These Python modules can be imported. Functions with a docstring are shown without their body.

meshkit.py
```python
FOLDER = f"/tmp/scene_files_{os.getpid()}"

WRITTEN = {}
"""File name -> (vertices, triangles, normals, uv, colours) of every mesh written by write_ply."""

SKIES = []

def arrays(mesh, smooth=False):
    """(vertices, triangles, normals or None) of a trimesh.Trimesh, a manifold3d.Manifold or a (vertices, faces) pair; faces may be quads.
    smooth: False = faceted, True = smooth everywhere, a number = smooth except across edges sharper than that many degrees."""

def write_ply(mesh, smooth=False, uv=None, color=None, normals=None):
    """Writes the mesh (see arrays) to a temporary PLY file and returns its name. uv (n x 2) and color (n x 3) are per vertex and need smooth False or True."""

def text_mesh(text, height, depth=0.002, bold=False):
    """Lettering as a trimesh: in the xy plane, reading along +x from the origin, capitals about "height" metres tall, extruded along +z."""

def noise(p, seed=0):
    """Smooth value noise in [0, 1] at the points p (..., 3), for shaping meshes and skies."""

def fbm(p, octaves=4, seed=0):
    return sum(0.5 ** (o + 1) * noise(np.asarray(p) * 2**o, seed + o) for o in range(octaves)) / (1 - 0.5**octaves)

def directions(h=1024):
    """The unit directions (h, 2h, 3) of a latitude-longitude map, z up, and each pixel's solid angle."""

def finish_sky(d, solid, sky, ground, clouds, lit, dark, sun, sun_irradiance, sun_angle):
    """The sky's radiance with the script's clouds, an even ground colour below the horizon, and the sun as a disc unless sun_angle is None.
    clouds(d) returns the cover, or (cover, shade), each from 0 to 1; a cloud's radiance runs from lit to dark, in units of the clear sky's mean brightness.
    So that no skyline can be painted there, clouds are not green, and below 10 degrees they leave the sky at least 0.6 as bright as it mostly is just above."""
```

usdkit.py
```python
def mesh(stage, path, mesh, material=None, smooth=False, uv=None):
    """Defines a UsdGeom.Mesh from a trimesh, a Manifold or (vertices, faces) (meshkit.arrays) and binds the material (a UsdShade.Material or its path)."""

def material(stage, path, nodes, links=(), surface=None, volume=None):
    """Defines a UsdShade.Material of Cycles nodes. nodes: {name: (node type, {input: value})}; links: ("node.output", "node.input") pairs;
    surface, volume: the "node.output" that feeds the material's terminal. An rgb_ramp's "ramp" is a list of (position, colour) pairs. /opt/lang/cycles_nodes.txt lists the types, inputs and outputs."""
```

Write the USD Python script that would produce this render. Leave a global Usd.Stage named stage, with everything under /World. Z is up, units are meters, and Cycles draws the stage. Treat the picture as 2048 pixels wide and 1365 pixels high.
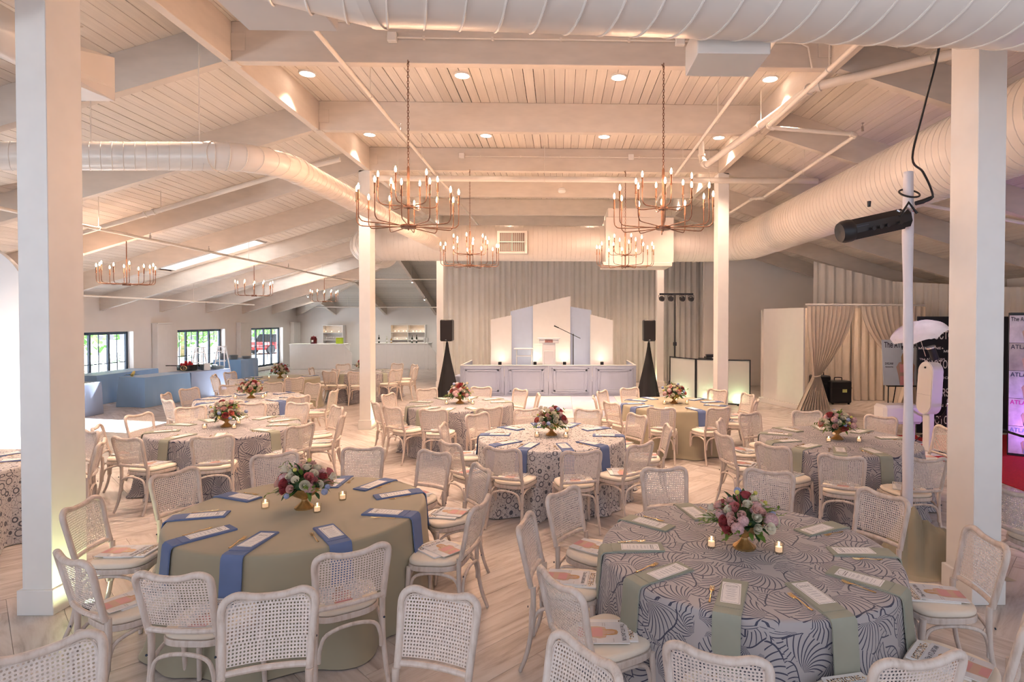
import math, random
import numpy as np, trimesh, usdkit, meshkit
from pxr import Usd, UsdGeom, UsdLux, UsdShade, Gf, Sdf, Vt
stage = Usd.Stage.CreateInMemory()
UsdGeom.SetStageUpAxis(stage, UsdGeom.Tokens.z); UsdGeom.SetStageMetersPerUnit(stage, 1.0)
stage.SetDefaultPrim(UsdGeom.Xform.Define(stage, '/World').GetPrim()); UsdGeom.Scope.Define(stage, '/World/Looks')
PI = math.pi; V = np.array; rng = np.random.default_rng(7); random.seed(7)
# ---------------------------------------------------------------- camera, sky, exposure
FPX, YAW, PITCH, ROLL, EYE = 1156.27, -.0243, .0155, .0012, 2.2252
fw = V([-math.sin(YAW)*math.cos(PITCH), math.cos(YAW)*math.cos(PITCH), -math.sin(PITCH)]); rt0 = V([math.cos(YAW), math.sin(YAW), 0.]); up0 = np.cross(rt0, fw)
rt = rt0*math.cos(ROLL)+up0*math.sin(ROLL); upv = up0*math.cos(ROLL)-rt0*math.sin(ROLL)
cam = UsdGeom.Camera.Define(stage, '/World/camera')
cam.AddTransformOp().Set(Gf.Matrix4d(*[float(x) for r in ((*rt, 0), (*upv, 0), (*(-fw), 0), (0, 0, EYE, 1)) for x in r]))
cam.CreateHorizontalApertureAttr(36.0); cam.CreateVerticalApertureAttr(36.0*1365/2048); cam.CreateFocalLengthAttr(FPX*36/2048)
cam.CreateHorizontalApertureOffsetAttr(-122.96/2048*36); cam.CreateVerticalApertureOffsetAttr(-24.34/2048*36)
cam.CreateClippingRangeAttr(Gf.Vec2f(.05, 400)); cam.CreateExposureAttr(.72)
dome = UsdLux.DomeLight.Define(stage, '/World/sky'); dome.CreateIntensityAttr(.20); dome.CreateColorAttr(Gf.Vec3f(.84, .87, 1.0))
sun = UsdLux.DistantLight.Define(stage, '/World/sun'); sun.CreateIntensityAttr(10.5); sun.CreateNormalizeAttr(True); sun.CreateAngleAttr(.53); sun.CreateColorAttr(Gf.Vec3f(.88, .94, 1))
sun.AddTransformOp().Set(Gf.Matrix4d().SetRotate(Gf.Rotation(Gf.Vec3d(0, 0, 1), Gf.Vec3d(.04, .60, .80))))
def light(kind, name, pos, color, inten, aim=(0, 0, -1), radius=.05, cone=None, soft=.3):
    l = getattr(UsdLux, kind+'Light').Define(stage, '/World/'+name)
    z = -V(aim, float); z /= np.linalg.norm(z); x = np.cross((0, 1, 0) if abs(z[1]) < .9 else (1, 0, 0), z); x /= np.linalg.norm(x); y = np.cross(z, x)
    l.AddTransformOp().Set(Gf.Matrix4d(*[float(q) for r in ((*x, 0), (*y, 0), (*z, 0), (*pos, 1)) for q in r]))
    l.CreateColorAttr(Gf.Vec3f(*color)); l.CreateIntensityAttr(inten)
    if kind in ('Sphere', 'Disk'): l.CreateRadiusAttr(radius)
    if cone:
        s = UsdLux.ShapingAPI.Apply(l.GetPrim()); s.CreateShapingConeAngleAttr(cone); s.CreateShapingConeSoftnessAttr(soft)
    return l
WARM = (1, .70, .44)
# the room's own lamps get their light in their builders below: lamps() keeps every power in one place
POW = dict(bulb=215., downlight=3900., uplight=150., stage=75., purple=420., arch=1800., dj=420., spot=2000.)
# ---------------------------------------------------------------- mesh helpers
class MB:
    def __init__(s): s.v, s.f, s.n, s.uv = [], [], 0, []
    def add(s, v, f, uv=None):
        v = np.asarray(v, float); f = np.asarray(f, int)
        if f.shape[1] == 4: f = np.vstack([f[:, [0, 1, 2]], f[:, [0, 2, 3]]])
        s.v.append(v); s.f.append(f+s.n); s.n += len(v); s.uv.append(np.zeros((len(v), 2)) if uv is None else np.asarray(uv, float)); return s
    def tm(s, m): return s.add(m.vertices, m.faces)
    def box(s, lo, hi, bev=0, M=None):
        lo, hi = V(lo, float), V(hi, float)
        if bev:
            c = (lo+hi)/2; h = (hi-lo)/2; b = min(bev, h.min()*.9); pts = []
            for sx in (-1, 1):
                for sy in (-1, 1):
                    for sz in (-1, 1):
                        g = V([sx, sy, sz])
                        for k in range(3):
                            e = h-b; e[k] = h[k]; pts.append(c+g*e)
            m = trimesh.convex.convex_hull(V(pts)); v, f = m.vertices, m.faces
        else:
            v = V([[x, y, z] for x in (lo[0], hi[0]) for y in (lo[1], hi[1]) for z in (lo[2], hi[2])])
            f = V([[0, 1, 3, 2], [4, 6, 7, 5], [0, 4, 5, 1], [2, 3, 7, 6], [0, 2, 6, 4], [1, 5, 7, 3]])
        if M is not None: v = v@M[:3, :3].T+M[:3, 3]
        return s.add(v, f)
    def bar(s, a, b, w, h, up=(0, 0, 1)):           # a box of cross-section w x h from a to b
        a, b = V(a, float), V(b, float); d = b-a; L = np.linalg.norm(d); d /= L; x = np.cross(d, up); x /= np.linalg.norm(x); u = np.cross(x, d)
        M = np.eye(4); M[:3, 0], M[:3, 1], M[:3, 2], M[:3, 3] = x, d, u, a
        return s.box((-w/2, 0, -h/2), (w/2, L, h/2), M=M)
    def tube(s, path, r, n=10, caps=True, closed=False):
        P = V(path, float); N = len(P); r = np.broadcast_to(V(r, float), (N,))
        T = np.gradient(P, axis=0) if not closed else np.roll(P, -1, 0)-np.roll(P, 1, 0)
        T /= np.maximum(np.linalg.norm(T, axis=1, keepdims=True), 1e-9)
        ref = V([0, 0, 1.]) if abs(T[0][2]) < .9 else V([1., 0, 0]); u = np.cross(T[0], ref); u /= np.linalg.norm(u); vs = []
        a = np.arange(n)/n*2*PI
        for k in range(N):
            u = u-T[k]*np.dot(u, T[k]); u /= np.linalg.norm(u); w = np.cross(T[k], u)
            vs.append(P[k]+r[k]*(np.cos(a)[:, None]*u+np.sin(a)[:, None]*w))
        f = []; K = N if closed else N-1
        for k in range(K):
            i = (k+1) % N
            for j in range(n):
                q = (j+1) % n; f.append([k*n+j, k*n+q, i*n+q, i*n+j])
        vs = np.vstack(vs)
        s.add(vs, f)
        if caps and not closed:
            for k in (0, N-1):
                ring = vs[k*n:(k+1)*n]; c = np.vstack([ring, P[k]]); s.add(c, [[n, j, (j+1) % n] if k else [n, (j+1) % n, j] for j in range(n)])
        return s
    def lathe(s, prof, n=20, c=(0, 0, 0)):
        prof = V(prof, float); a = np.arange(n)/n*2*PI; N = len(prof)
        v = np.stack([prof[:, 0, None]*np.cos(a), prof[:, 0, None]*np.sin(a), np.broadcast_to(prof[:, 1, None], (N, n))], -1).reshape(-1, 3)+V(c, float)
        f = [[k*n+j, k*n+(j+1) % n, (k+1)*n+(j+1) % n, (k+1)*n+j] for k in range(N-1) for j in range(n)]
        return s.add(v, f)
    def prism(s, poly, h, M=None):                     # polygon (x,y) extruded 0..h (or lo,hi) along z, then M
        from shapely.geometry import Polygon
        lo, hi = (0, h) if np.ndim(h) == 0 else h
        m = trimesh.creation.extrude_polygon(Polygon(poly) if not hasattr(poly, 'exterior') else poly, hi-lo, engine='earcut'); v = np.array(m.vertices)+V([0, 0, lo])
        if M is not None: v = v@M[:3, :3].T+M[:3, 3]
        return s.add(v, m.faces)
    def grid(s, P, uv=None, closed=False):             # P: rows x cols x 3
        P = V(P, float); R, C = P.shape[:2]
        f = [[r*C+c, r*C+(c+1) % C, (r+1)*C+(c+1) % C, (r+1)*C+c] for r in range(R-1) for c in range(C if closed else C-1)]
        return s.add(P.reshape(-1, 3), f, None if uv is None else V(uv, float).reshape(-1, 2))
    def move(s, M):
        s.v = [v@M[:3, :3].T+M[:3, 3] for v in s.v]; return s
    def get(s): return trimesh.Trimesh(np.vstack(s.v), np.vstack(s.f), process=False)
def frame(o, x, y, z):
    M = np.eye(4); M[:3, 0], M[:3, 1], M[:3, 2], M[:3, 3] = x, y, z, o; return M
def TR(x=0, y=0, z=0, rz=0, s=1, rx=0, ry=0):
    M = trimesh.transformations.euler_matrix(rx, ry, rz, 'sxyz'); M[:3, :3] *= s; M[:3, 3] = (x, y, z); return M
def smooth_path(P, k=5, closed=False):                  # Catmull-Rom
    P = V(P, float); n = len(P); out = []
    for i in range(n if closed else n-1):
        g = (lambda j: P[j % n]) if closed else (lambda j: P[min(max(j, 0), n-1)])
        a, b, c, d = g(i-1), g(i), g(i+1), g(i+2)
        for t in np.arange(k)/k: out.append(.5*((2*b)+(c-a)*t+(2*a-5*b+4*c-d)*t*t+(3*b-a-3*c+d)*t**3))
    if not closed: out.append(P[-1])
    return V(out)
USED = {}
def numbered(par, name):
    k = USED.get((par, name), 0); USED[(par, name)] = k+1
    return name if k == 0 else f'{name}_{k:03d}'
def path_of(parent): return '/World' if parent is None else (parent if isinstance(parent, str) else str(parent.GetPath()))
def info(p, label=None, cat=None, group=None, kind=None):
    for k, v in (('label', label), ('category', cat), ('group', group), ('kind', kind)):
        if v: p.SetCustomDataByKey(k, v)
    return p
def setm(p, M):
    UsdGeom.Xformable(p).AddTransformOp().Set(Gf.Matrix4d(*[float(x) for x in np.asarray(M, float).T.ravel()])); return p
def put(name, m, mat, parent=None, smooth=32, uv=False, M=None, **kw):
    par = path_of(parent); path = f'{par}/{numbered(par, name)}'
    if isinstance(m, MB):
        st = np.vstack(m.uv) if uv else None; m = m.get()
    else: st = None
    g = usdkit.mesh(stage, path, m, mat, smooth=(True if uv and smooth else False if uv else smooth), uv=st); g.CreateDoubleSidedAttr(True)
    p = g.GetPrim()
    if M is not None: setm(p, M)
    return info(p, **kw)
def thing(name, label, cat, M=None, group=None, kind=None, parent=None):
    par = path_of(parent); p = UsdGeom.Xform.Define(stage, f'{par}/{numbered(par, name)}').GetPrim()
    setm(p, np.eye(4) if M is None else M); return info(p, label, cat, group, kind)
def dup(src, M, label, group=None, cat=None):
    was = src.GetCustomData(); base = src.GetName()
    import re
    base = re.sub(r'_\d{3}$', '', base)
    p = thing(base, label, cat or was['category'], M, group or was.get('group'))
    p.GetReferences().AddInternalReference(src.GetPath()); p.SetInstanceable(True); return p
# ---------------------------------------------------------------- materials
MATS = {}
def mk(name, nodes, links, surface='p.BSDF'):
    m = usdkit.material(stage, '/World/Looks/'+name, nodes, links, surface=surface); MATS[name] = m; return m
def paint(name, c, rough=.5, metal=0, var=.05, scale=6, bump=0, stretch=(1, 1, 1), spec=.5, coat=0, sheen=0, coord='object', bscale=None, trans=0, translucent=0, detail=4):
    c = V(c, float); lo, hi = np.clip(c*(1-var), 0, 1), np.clip(c*(1+var), 0, 1)
    nodes = {'tc': ('texture_coordinate', {}), 'mp': ('mapping', {'scale': stretch}), 'n': ('noise_texture', {'scale': scale, 'detail': detail, 'roughness': .55}),
             'r': ('rgb_ramp', {'ramp': [(.3, lo), (.7, hi)]}), 'p': ('principled_bsdf', {'roughness': rough, 'metallic': metal, 'specular_ior_level': spec, 'coat_weight': coat, 'sheen_weight': sheen, 'transmission_weight': trans})}
    links = [('tc.'+coord, 'mp.vector'), ('mp.vector', 'n.vector'), ('n.fac', 'r.fac'), ('r.color', 'p.base_color')]
    if bump:
        nodes['n2'] = ('noise_texture', {'scale': bscale or scale*6, 'detail': 3}); nodes['b'] = ('bump', {'strength': bump, 'distance': .004})
        links += [('mp.vector', 'n2.vector'), ('n2.fac', 'b.height'), ('b.normal', 'p.normal')]
    if translucent:
        nodes['t'] = ('translucent_bsdf', {}); nodes['m'] = ('mix_closure', {'fac': translucent}); links += [('r.color', 't.color'), ('p.BSDF', 'm.closure1'), ('t.BSDF', 'm.closure2')]
        return mk(name, nodes, links, 'm.closure')
    return mk(name, nodes, links)
def glow(name, c, s): return mk(name, {'e': ('emission', {'color': c, 'strength': s})}, [], 'e.emission')
def glassy(name, c=(1, 1, 1), rough=.02): return mk(name, {'p': ('principled_bsdf', {'base_color': c, 'transmission_weight': 1., 'roughness': rough, 'ior': 1.45})}, [])
def pane(name, tint=(1, 1, 1)): return mk(name, {'t': ('transparent_bsdf', {'color': tint}), 'g': ('glossy_bsdf', {'color': (1, 1, 1), 'roughness': .02}), 'm': ('mix_closure', {'fac': .06})}, [('t.BSDF', 'm.closure1'), ('g.BSDF', 'm.closure2')], 'm.closure')
WHITE = paint('white_paint', (.80, .78, .75), .55, var=.02)
WALL = paint('wall_paint', (.80, .775, .75), .7, var=.025, scale=1.5)
BEAM = paint('beam_paint', (.67, .60, .53), .6, var=.05, scale=3, stretch=(1, 1, 3), bump=.15)
DARKGAP = paint('plank_gap', (.10, .08, .07), .9)
DUCT = paint('duct_paint', (.80, .735, .67), .33, var=.03, scale=2)
PIPE = paint('pipe_paint', (.77, .71, .64), .4, var=.04)
COLUMN = paint('column_paint', (.84, .82, .79), .5, var=.02)
def plank_mat(name, c, dirt=.09):
    c = V(c); nodes = {'oi': ('object_info', {}), 'tc': ('texture_coordinate', {}), 'mp': ('mapping', {'scale': (14, .5, 14)}), 'n': ('noise_texture', {'scale': 2.2, 'detail': 5}),
        'r': ('rgb_ramp', {'ramp': [(.25, c*(1-dirt)), (.6, c), (.8, np.clip(c*1.04, 0, 1))]}), 'rr': ('rgb_ramp', {'ramp': [(0, (.86, .85, .84)), (.5, (1, 1, 1)), (1, (1, .985, .96))]}),
        'mx': ('mix', {'mix_type': 'multiply', 'fac': 1.}), 'kn': ('voronoi_texture', {'scale': 2.3}), 'kr': ('rgb_ramp', {'ramp': [(0, (.6, .52, .45)), (.035, (.7, .62, .55)), (.05, (1, 1, 1)), (1, (1, 1, 1))]}), 'mk': ('mix', {'mix_type': 'multiply', 'fac': .8}),
        'b': ('bump', {'strength': .12, 'distance': .004}), 'p': ('principled_bsdf', {'roughness': .55})}
    return mk(name, nodes, [('tc.object', 'mp.vector'), ('mp.vector', 'n.vector'), ('tc.object', 'kn.vector'), ('kn.distance', 'kr.fac'), ('n.fac', 'r.fac'), ('oi.random', 'rr.fac'), ('r.color', 'mx.color1'), ('rr.color', 'mx.color2'), ('mx.color', 'mk.color1'), ('kr.color', 'mk.color2'), ('mk.color', 'p.base_color'), ('n.fac', 'b.height'), ('b.normal', 'p.normal')])
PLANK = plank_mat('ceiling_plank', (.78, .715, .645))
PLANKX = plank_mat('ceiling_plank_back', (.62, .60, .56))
CHAIRW = mk('whitewashed_beech', {'tc': ('texture_coordinate', {}), 'mp': ('mapping', {'scale': (22, 22, 4)}), 'n': ('noise_texture', {'scale': 1.6, 'detail': 5, 'roughness': .6}), 'r': ('rgb_ramp', {'ramp': [(.2, (.50, .40, .33)), (.45, (.70, .60, .53)), (.8, (.80, .73, .68))]}),
    'oi': ('object_info', {}), 'rr': ('rgb_ramp', {'ramp': [(0, (.93, .91, .9)), (1, (1, 1, 1))]}), 'mx': ('mix', {'mix_type': 'multiply', 'fac': 1.}), 'p': ('principled_bsdf', {'roughness': .38}), 'b': ('bump', {'strength': .1, 'distance': .002})},
    [('tc.object', 'mp.vector'), ('mp.vector', 'n.vector'), ('n.fac', 'r.fac'), ('oi.random', 'rr.fac'), ('r.color', 'mx.color1'), ('rr.color', 'mx.color2'), ('mx.color', 'p.base_color'), ('n.fac', 'b.height'), ('b.normal', 'p.normal')])
CANE = paint('cane_webbing', (.80, .72, .67), .5, var=.12, scale=60, bump=.3, translucent=.15)
CUSH = paint('cream_cushion', (.85, .77, .65), .75, var=.03, scale=5, sheen=.2)
SAGE = paint('sage_linen', (.37, .335, .235), .62, var=.05, scale=3, sheen=.2, bump=.12, bscale=420)
SAGEN = paint('sage_napkin_cloth', (.36, .38, .31), .7, var=.05, scale=8, bump=.15, bscale=500)
BLUEN = paint('blue_napkin_cloth', (.13, .19, .37), .7, var=.06, scale=8, bump=.15, bscale=500)
SATIN = paint('blue_satin', (.21, .38, .64), .38, var=.05, scale=2, sheen=.3)
BLUEC = paint('dusty_blue_cloth', (.24, .31, .47), .6, var=.04, scale=2, sheen=.2)
GOLD = paint('antique_gold', (.55, .36, .16), .38, metal=.85, var=.25, scale=12, bump=.2)
FORKG = paint('gold_cutlery', (.85, .60, .30), .2, metal=1)
CARD = paint('white_card', (.86, .85, .84), .6, var=.01)
INK = paint('printed_ink', (.06, .06, .08), .7)
INKG = paint('printed_grey', (.52, .52, .55), .7)
BLACK = paint('black_plastic', (.015, .015, .018), .35)
BLKCLOTH = paint('black_stretch_cloth', (.010, .009, .011), .8)
STEEL = paint('chrome', (.75, .75, .77), .12, metal=1)
BRONZE = paint('bronze_metal', (.22, .115, .075), .38, metal=.75, var=.15, scale=20)
IRON = paint('dark_window_steel', (.025, .045, .075), .45)
LAV = paint('lavender_grey_paint', (.47, .52, .66), .45, var=.02)
BLUEP = paint('powder_blue_panel', (.50, .59, .76), .28, var=.02)
PANELW = paint('white_panel', (.83, .81, .79), .3, var=.015)
ACRYL = paint('white_gloss', (.86, .86, .88), .18, var=.01)
DRAPE = paint('sheer_ivory_drape', (.86, .835, .80), .75, var=.03, scale=2, translucent=.22)
DRAPET = paint('ivory_satin_drape', (.80, .71, .61), .55, var=.04, scale=2, sheen=.2, translucent=.12)
REDC = paint('red_carpet', (.50, .012, .02), .9, var=.15, scale=40, bump=.4, bscale=300)
GLASS = glassy('clear_glass'); PANE = pane('window_glass')
BULB = glow('bulb_glow', (1, .57, .34), POW['bulb']); FLAME = glow('candle_flame', (1, .62, .28), 22.); WAX = mk('candle_wax', {'p': ('principled_bsdf', {'base_color': (.9, .8, .68), 'roughness': .5, 'emission_color': (1, .62, .34), 'emission_strength': .45})}, [])
DISC = glow('downlight_glow', (1, .78, .62), 9.)
SCREENW = paint('dj_screen_cloth', (.80, .80, .78), .6, var=.01, translucent=.45)
def uvprint(name, scale, kind):
    n = {'uv': ('attribute', {'attribute': 'st'}), 'mp': ('mapping', {'scale': (scale, scale, scale)}), 'p': ('principled_bsdf', {'roughness': .6, 'sheen_weight': .2})}
    l = [('uv.vector', 'mp.vector')]
    def node(k, t, i, **ins):
        n[k] = (t, i)
        for s, src in ins.items(): l.append((src, f'{k}.{s}'))
    M = lambda k, t, a, b=None, c=None: node(k, 'math', {'math_type': t, **{f'value{i+1}': x for i, x in enumerate((a, b, c)) if isinstance(x, (int, float))}}, **{f'value{i+1}': x for i, x in enumerate((a, b, c)) if isinstance(x, str)})
    if kind == 'ginkgo':
        masks = []
        for q, (off, sc) in enumerate((((0, 0, 0), 1.0), ((3.37, 1.71, 0), 1.25))):
            node(f'm{q}', 'mapping', {'location': off, 'scale': (sc, sc, sc)}, vector='mp.vector')
            node(f'v{q}', 'voronoi_texture', {'scale': 1., 'randomness': .72}, vector=f'm{q}.vector')
            node(f'd{q}', 'vector_math', {'math_type': 'subtract'}, vector1=f'm{q}.vector', vector2=f'v{q}.position')
            node(f's{q}', 'separate_xyz', {}, vector=f'd{q}.vector')
            node(f'c{q}', 'separate_color', {'color_type': 'rgb'}, color=f'v{q}.color')
            M(f'rot{q}', 'multiply', f'c{q}.r', 6.283); M(f'cs{q}', 'cosine', f'rot{q}.value'); M(f'sn{q}', 'sine', f'rot{q}.value')
            # leaf base sits behind the cell centre: shift by .42 along the rotated axis
            M(f'x1{q}', 'multiply', f's{q}.x', f'cs{q}.value'); M(f'x2{q}', 'multiply_add', f's{q}.y', f'sn{q}.value', f'x1{q}.value'); M(f'X{q}', 'add', f'x2{q}.value', .40)
            M(f'y1{q}', 'multiply', f's{q}.x', f'sn{q}.value'); M(f'y2{q}', 'multiply', f's{q}.y', f'cs{q}.value'); M(f'Y{q}', 'subtract', f'y2{q}.value', f'y1{q}.value')
            M(f'a{q}', 'arctan2', f'Y{q}.value', f'X{q}.value')
            M(f'xx{q}', 'multiply', f'X{q}.value', f'X{q}.value'); M(f'rr{q}', 'multiply_add', f'Y{q}.value', f'Y{q}.value', f'xx{q}.value'); M(f'r{q}', 'sqrt', f'rr{q}.value')
            M(f'ab{q}', 'multiply_add', f'r{q}.value', .9, f'a{q}.value')                      # veins bend
            M(f'w{q}', 'multiply', f'ab{q}.value', 27.); M(f'sw{q}', 'sine', f'w{q}.value')
            M(f'th{q}', 'multiply_add', f'r{q}.value', .85, .25); M(f'ln{q}', 'greater_than', f'sw{q}.value', f'th{q}.value')
            M(f'lw{q}', 'multiply', f'a{q}.value', 6.); M(f'lo{q}', 'sine', f'lw{q}.value'); M(f're{q}', 'multiply_add', f'lo{q}.value', .035, .80)
            M(f'in{q}', 'less_than', f'r{q}.value', f're{q}.value'); M(f'aa{q}', 'absolute', f'a{q}.value'); M(f'sec{q}', 'less_than', f'aa{q}.value', 1.12)
            M(f'ins{q}', 'multiply', f'in{q}.value', f'sec{q}.value'); M(f'k{q}', 'multiply', f'ins{q}.value', f'ln{q}.value')
            M(f'ed{q}', 'subtract', f'r{q}.value', f're{q}.value'); M(f'ea{q}', 'absolute', f'ed{q}.value'); M(f'eo{q}', 'less_than', f'ea{q}.value', .018); M(f'es{q}', 'multiply', f'eo{q}.value', f'sec{q}.value')
            M(f'z{q}', 'maximum', f'k{q}.value', f'es{q}.value'); masks.append(f'z{q}.value')
        M('nin', 'subtract', 1.0, 'ins0.value'); M('m2', 'multiply', masks[1], 'nin.value'); M('fac', 'maximum', masks[0], 'm2.value')
        base, ink = (.45, .43, .44), (.05, .054, .095)
    else:
        node('v0', 'voronoi_texture', {'scale': 1., 'randomness': .55}, vector='mp.vector')
        M('a', 'subtract', 'v0.distance', .33); M('b', 'absolute', 'a.value'); M('ring', 'less_than', 'b.value', .055)
        node('v1', 'voronoi_texture', {'scale': 3.1, 'randomness': .8}, vector='mp.vector'); M('dot', 'less_than', 'v1.distance', .26); M('out', 'greater_than', 'v0.distance', .43); M('dt', 'multiply', 'dot.value', 'out.value')
        node('v2', 'voronoi_texture', {'scale': 1.9, 'feature': 'distance_to_edge'}, vector='mp.vector'); M('e1', 'less_than', 'v2.distance', .018); M('e2', 'multiply', 'e1.value', 'out.value')
        M('m1', 'maximum', 'ring.value', 'dt.value'); M('fac', 'maximum', 'm1.value', 'e2.value')
        base, ink = (.62, .60, .60), (.11, .115, .14)
    node('mx', 'mix', {'color1': base, 'color2': ink}, fac='fac.value'); l.append(('mx.color', 'p.base_color'))
    return mk(name, n, l)
GINKGO = uvprint('ginkgo_print_cloth', 4.1, 'ginkgo'); MEDAL = uvprint('medallion_print_cloth', 10.5, 'medal')
LEOP = mk('leopard_print', {'tc': ('texture_coordinate', {}), 'v': ('voronoi_texture', {'scale': 70.}), 'r': ('rgb_ramp', {'ramp': [(0, (.45, .25, .10)), (.3, (.55, .3, .12)), (.34, (.05, .03, .02)), (.55, (.06, .04, .03)), (.62, (.75, .55, .33)), (1, (.8, .62, .4))]}), 'p': ('principled_bsdf', {'roughness': .35})}, [('tc.object', 'v.vector'), ('v.distance', 'r.fac'), ('r.color', 'p.base_color')])
FLOORM = mk('marbled_floor_plank', {'uv': ('attribute', {'attribute': 'st'}), 'mp': ('mapping', {'scale': (1.0, 5.5, 1)}), 'n': ('noise_texture', {'scale': 1.5, 'detail': 6, 'roughness': .62, 'distortion': .9}),
    'r': ('rgb_ramp', {'ramp': [(.28, (.34, .285, .25)), (.40, (.50, .44, .40)), (.52, (.62, .565, .53)), (.72, (.69, .65, .62))]}), 'mp2': ('mapping', {'scale': (.4, 14, 1)}), 'n2': ('noise_texture', {'scale': 1.2, 'detail': 3}), 'r2': ('rgb_ramp', {'ramp': [(.3, (.86, .84, .82)), (.6, (1, 1, 1))]}),
    'mx': ('mix', {'mix_type': 'multiply', 'fac': 1.}), 'p': ('principled_bsdf', {'roughness': .28, 'specular_ior_level': .45})},
    [('uv.vector', 'mp.vector'), ('mp.vector', 'n.vector'), ('n.fac', 'r.fac'), ('uv.vector', 'mp2.vector'), ('mp2.vector', 'n2.vector'), ('n2.fac', 'r2.fac'), ('r.color', 'mx.color1'), ('r2.color', 'mx.color2'), ('mx.color', 'p.base_color')])
GROUT = paint('floor_joint', (.30, .27, .25), .8)
# ---------------------------------------------------------------- structure
XL, XR, Y1, BAY = -3.817, 3.240, 4.42, 2.45
ZB, ZD, SL, HIP = 5.234, 5.70, .31, 19.9
def zdeck(x, y): return ZD-SL*max(0, -3.92-x, x-3.34, y-HIP)
# floor: herringbone planks, the nearest three hundred as parts, the rest of the pattern as one part
floor = thing('floor', None, None, kind='structure')
b = MB().box((-13.3, -.6, -.06), (11.4, 29.2, -.014)); put('subfloor', b, GROUT, floor)
pw, pl = .30, 1.5
def herring():
    c45 = math.sqrt(.5); out = []
    n = int(pl/pw)
    for a in range(-30, 60):
        for k in range(-90, 90):
            # horizontal plank at (k*pw + a*2n*pw ... ) standard stepping
            px, py = (k+a*2*n)*pw, k*pw
            for (x0, y0, x1, y1, hz) in ((px, py, px+pl, py+pw, 1), (px-pw, py, px, py+pl, 0)):
                cx, cy = (x0+x1)/2, (y0+y1)/2; X, Y = (cx-cy)*c45, (cx+cy)*c45
                if -13 < X-1.0 < 11.2 and -.4 < Y < 28.5: out.append((X-1.0, Y, hz))
    return out
hp = herring(); seen = set(); uniq = []
for X, Y, h in hp:
    key = (round(X, 2), round(Y, 2), h)
    if key not in seen: seen.add(key); uniq.append((X, Y, h))
def plankmesh(b, X, Y, h):
    ang = PI/4 if h else 3*PI/4; L, W, g = pl/2, pw/2, .0012; z = -.0004*random.random()
    loc = V([[-L+g, -W+g], [L-g, -W+g], [L-g, W-g], [-L+g, W-g]]); c, s = math.cos(ang), math.sin(ang)
    r1, r2 = random.random()*60, random.random()*60
    top = np.c_[loc[:, 0]*c-loc[:, 1]*s+X, loc[:, 0]*s+loc[:, 1]*c+Y, np.full(4, z)]
    bot = top.copy(); bot[:, 2] = -.014
    uv = loc+V([r1, r2])
    b.add(np.vstack([top, bot]), [[0, 1, 2, 3], [4, 5, 1, 0], [5, 6, 2, 1], [6, 7, 3, 2], [7, 4, 0, 3]], np.vstack([uv, uv]))
def vis(X, Y): return Y > 1.4 and -.93*Y-1.2 < X < .8*Y+1.2
uniq.sort(key=lambda t: (not vis(t[0], t[1]), t[1]))
for X, Y, h in uniq[:298]:
    b = MB(); plankmesh(b, X, Y, h); put('plank', b, FLOORM, floor, smooth=False, uv=True)
b = MB(); [plankmesh(b, *t) for t in uniq[298:]]; put('far_planks', b, FLOORM, floor, smooth=False, uv=True, kind='stuff')
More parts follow.
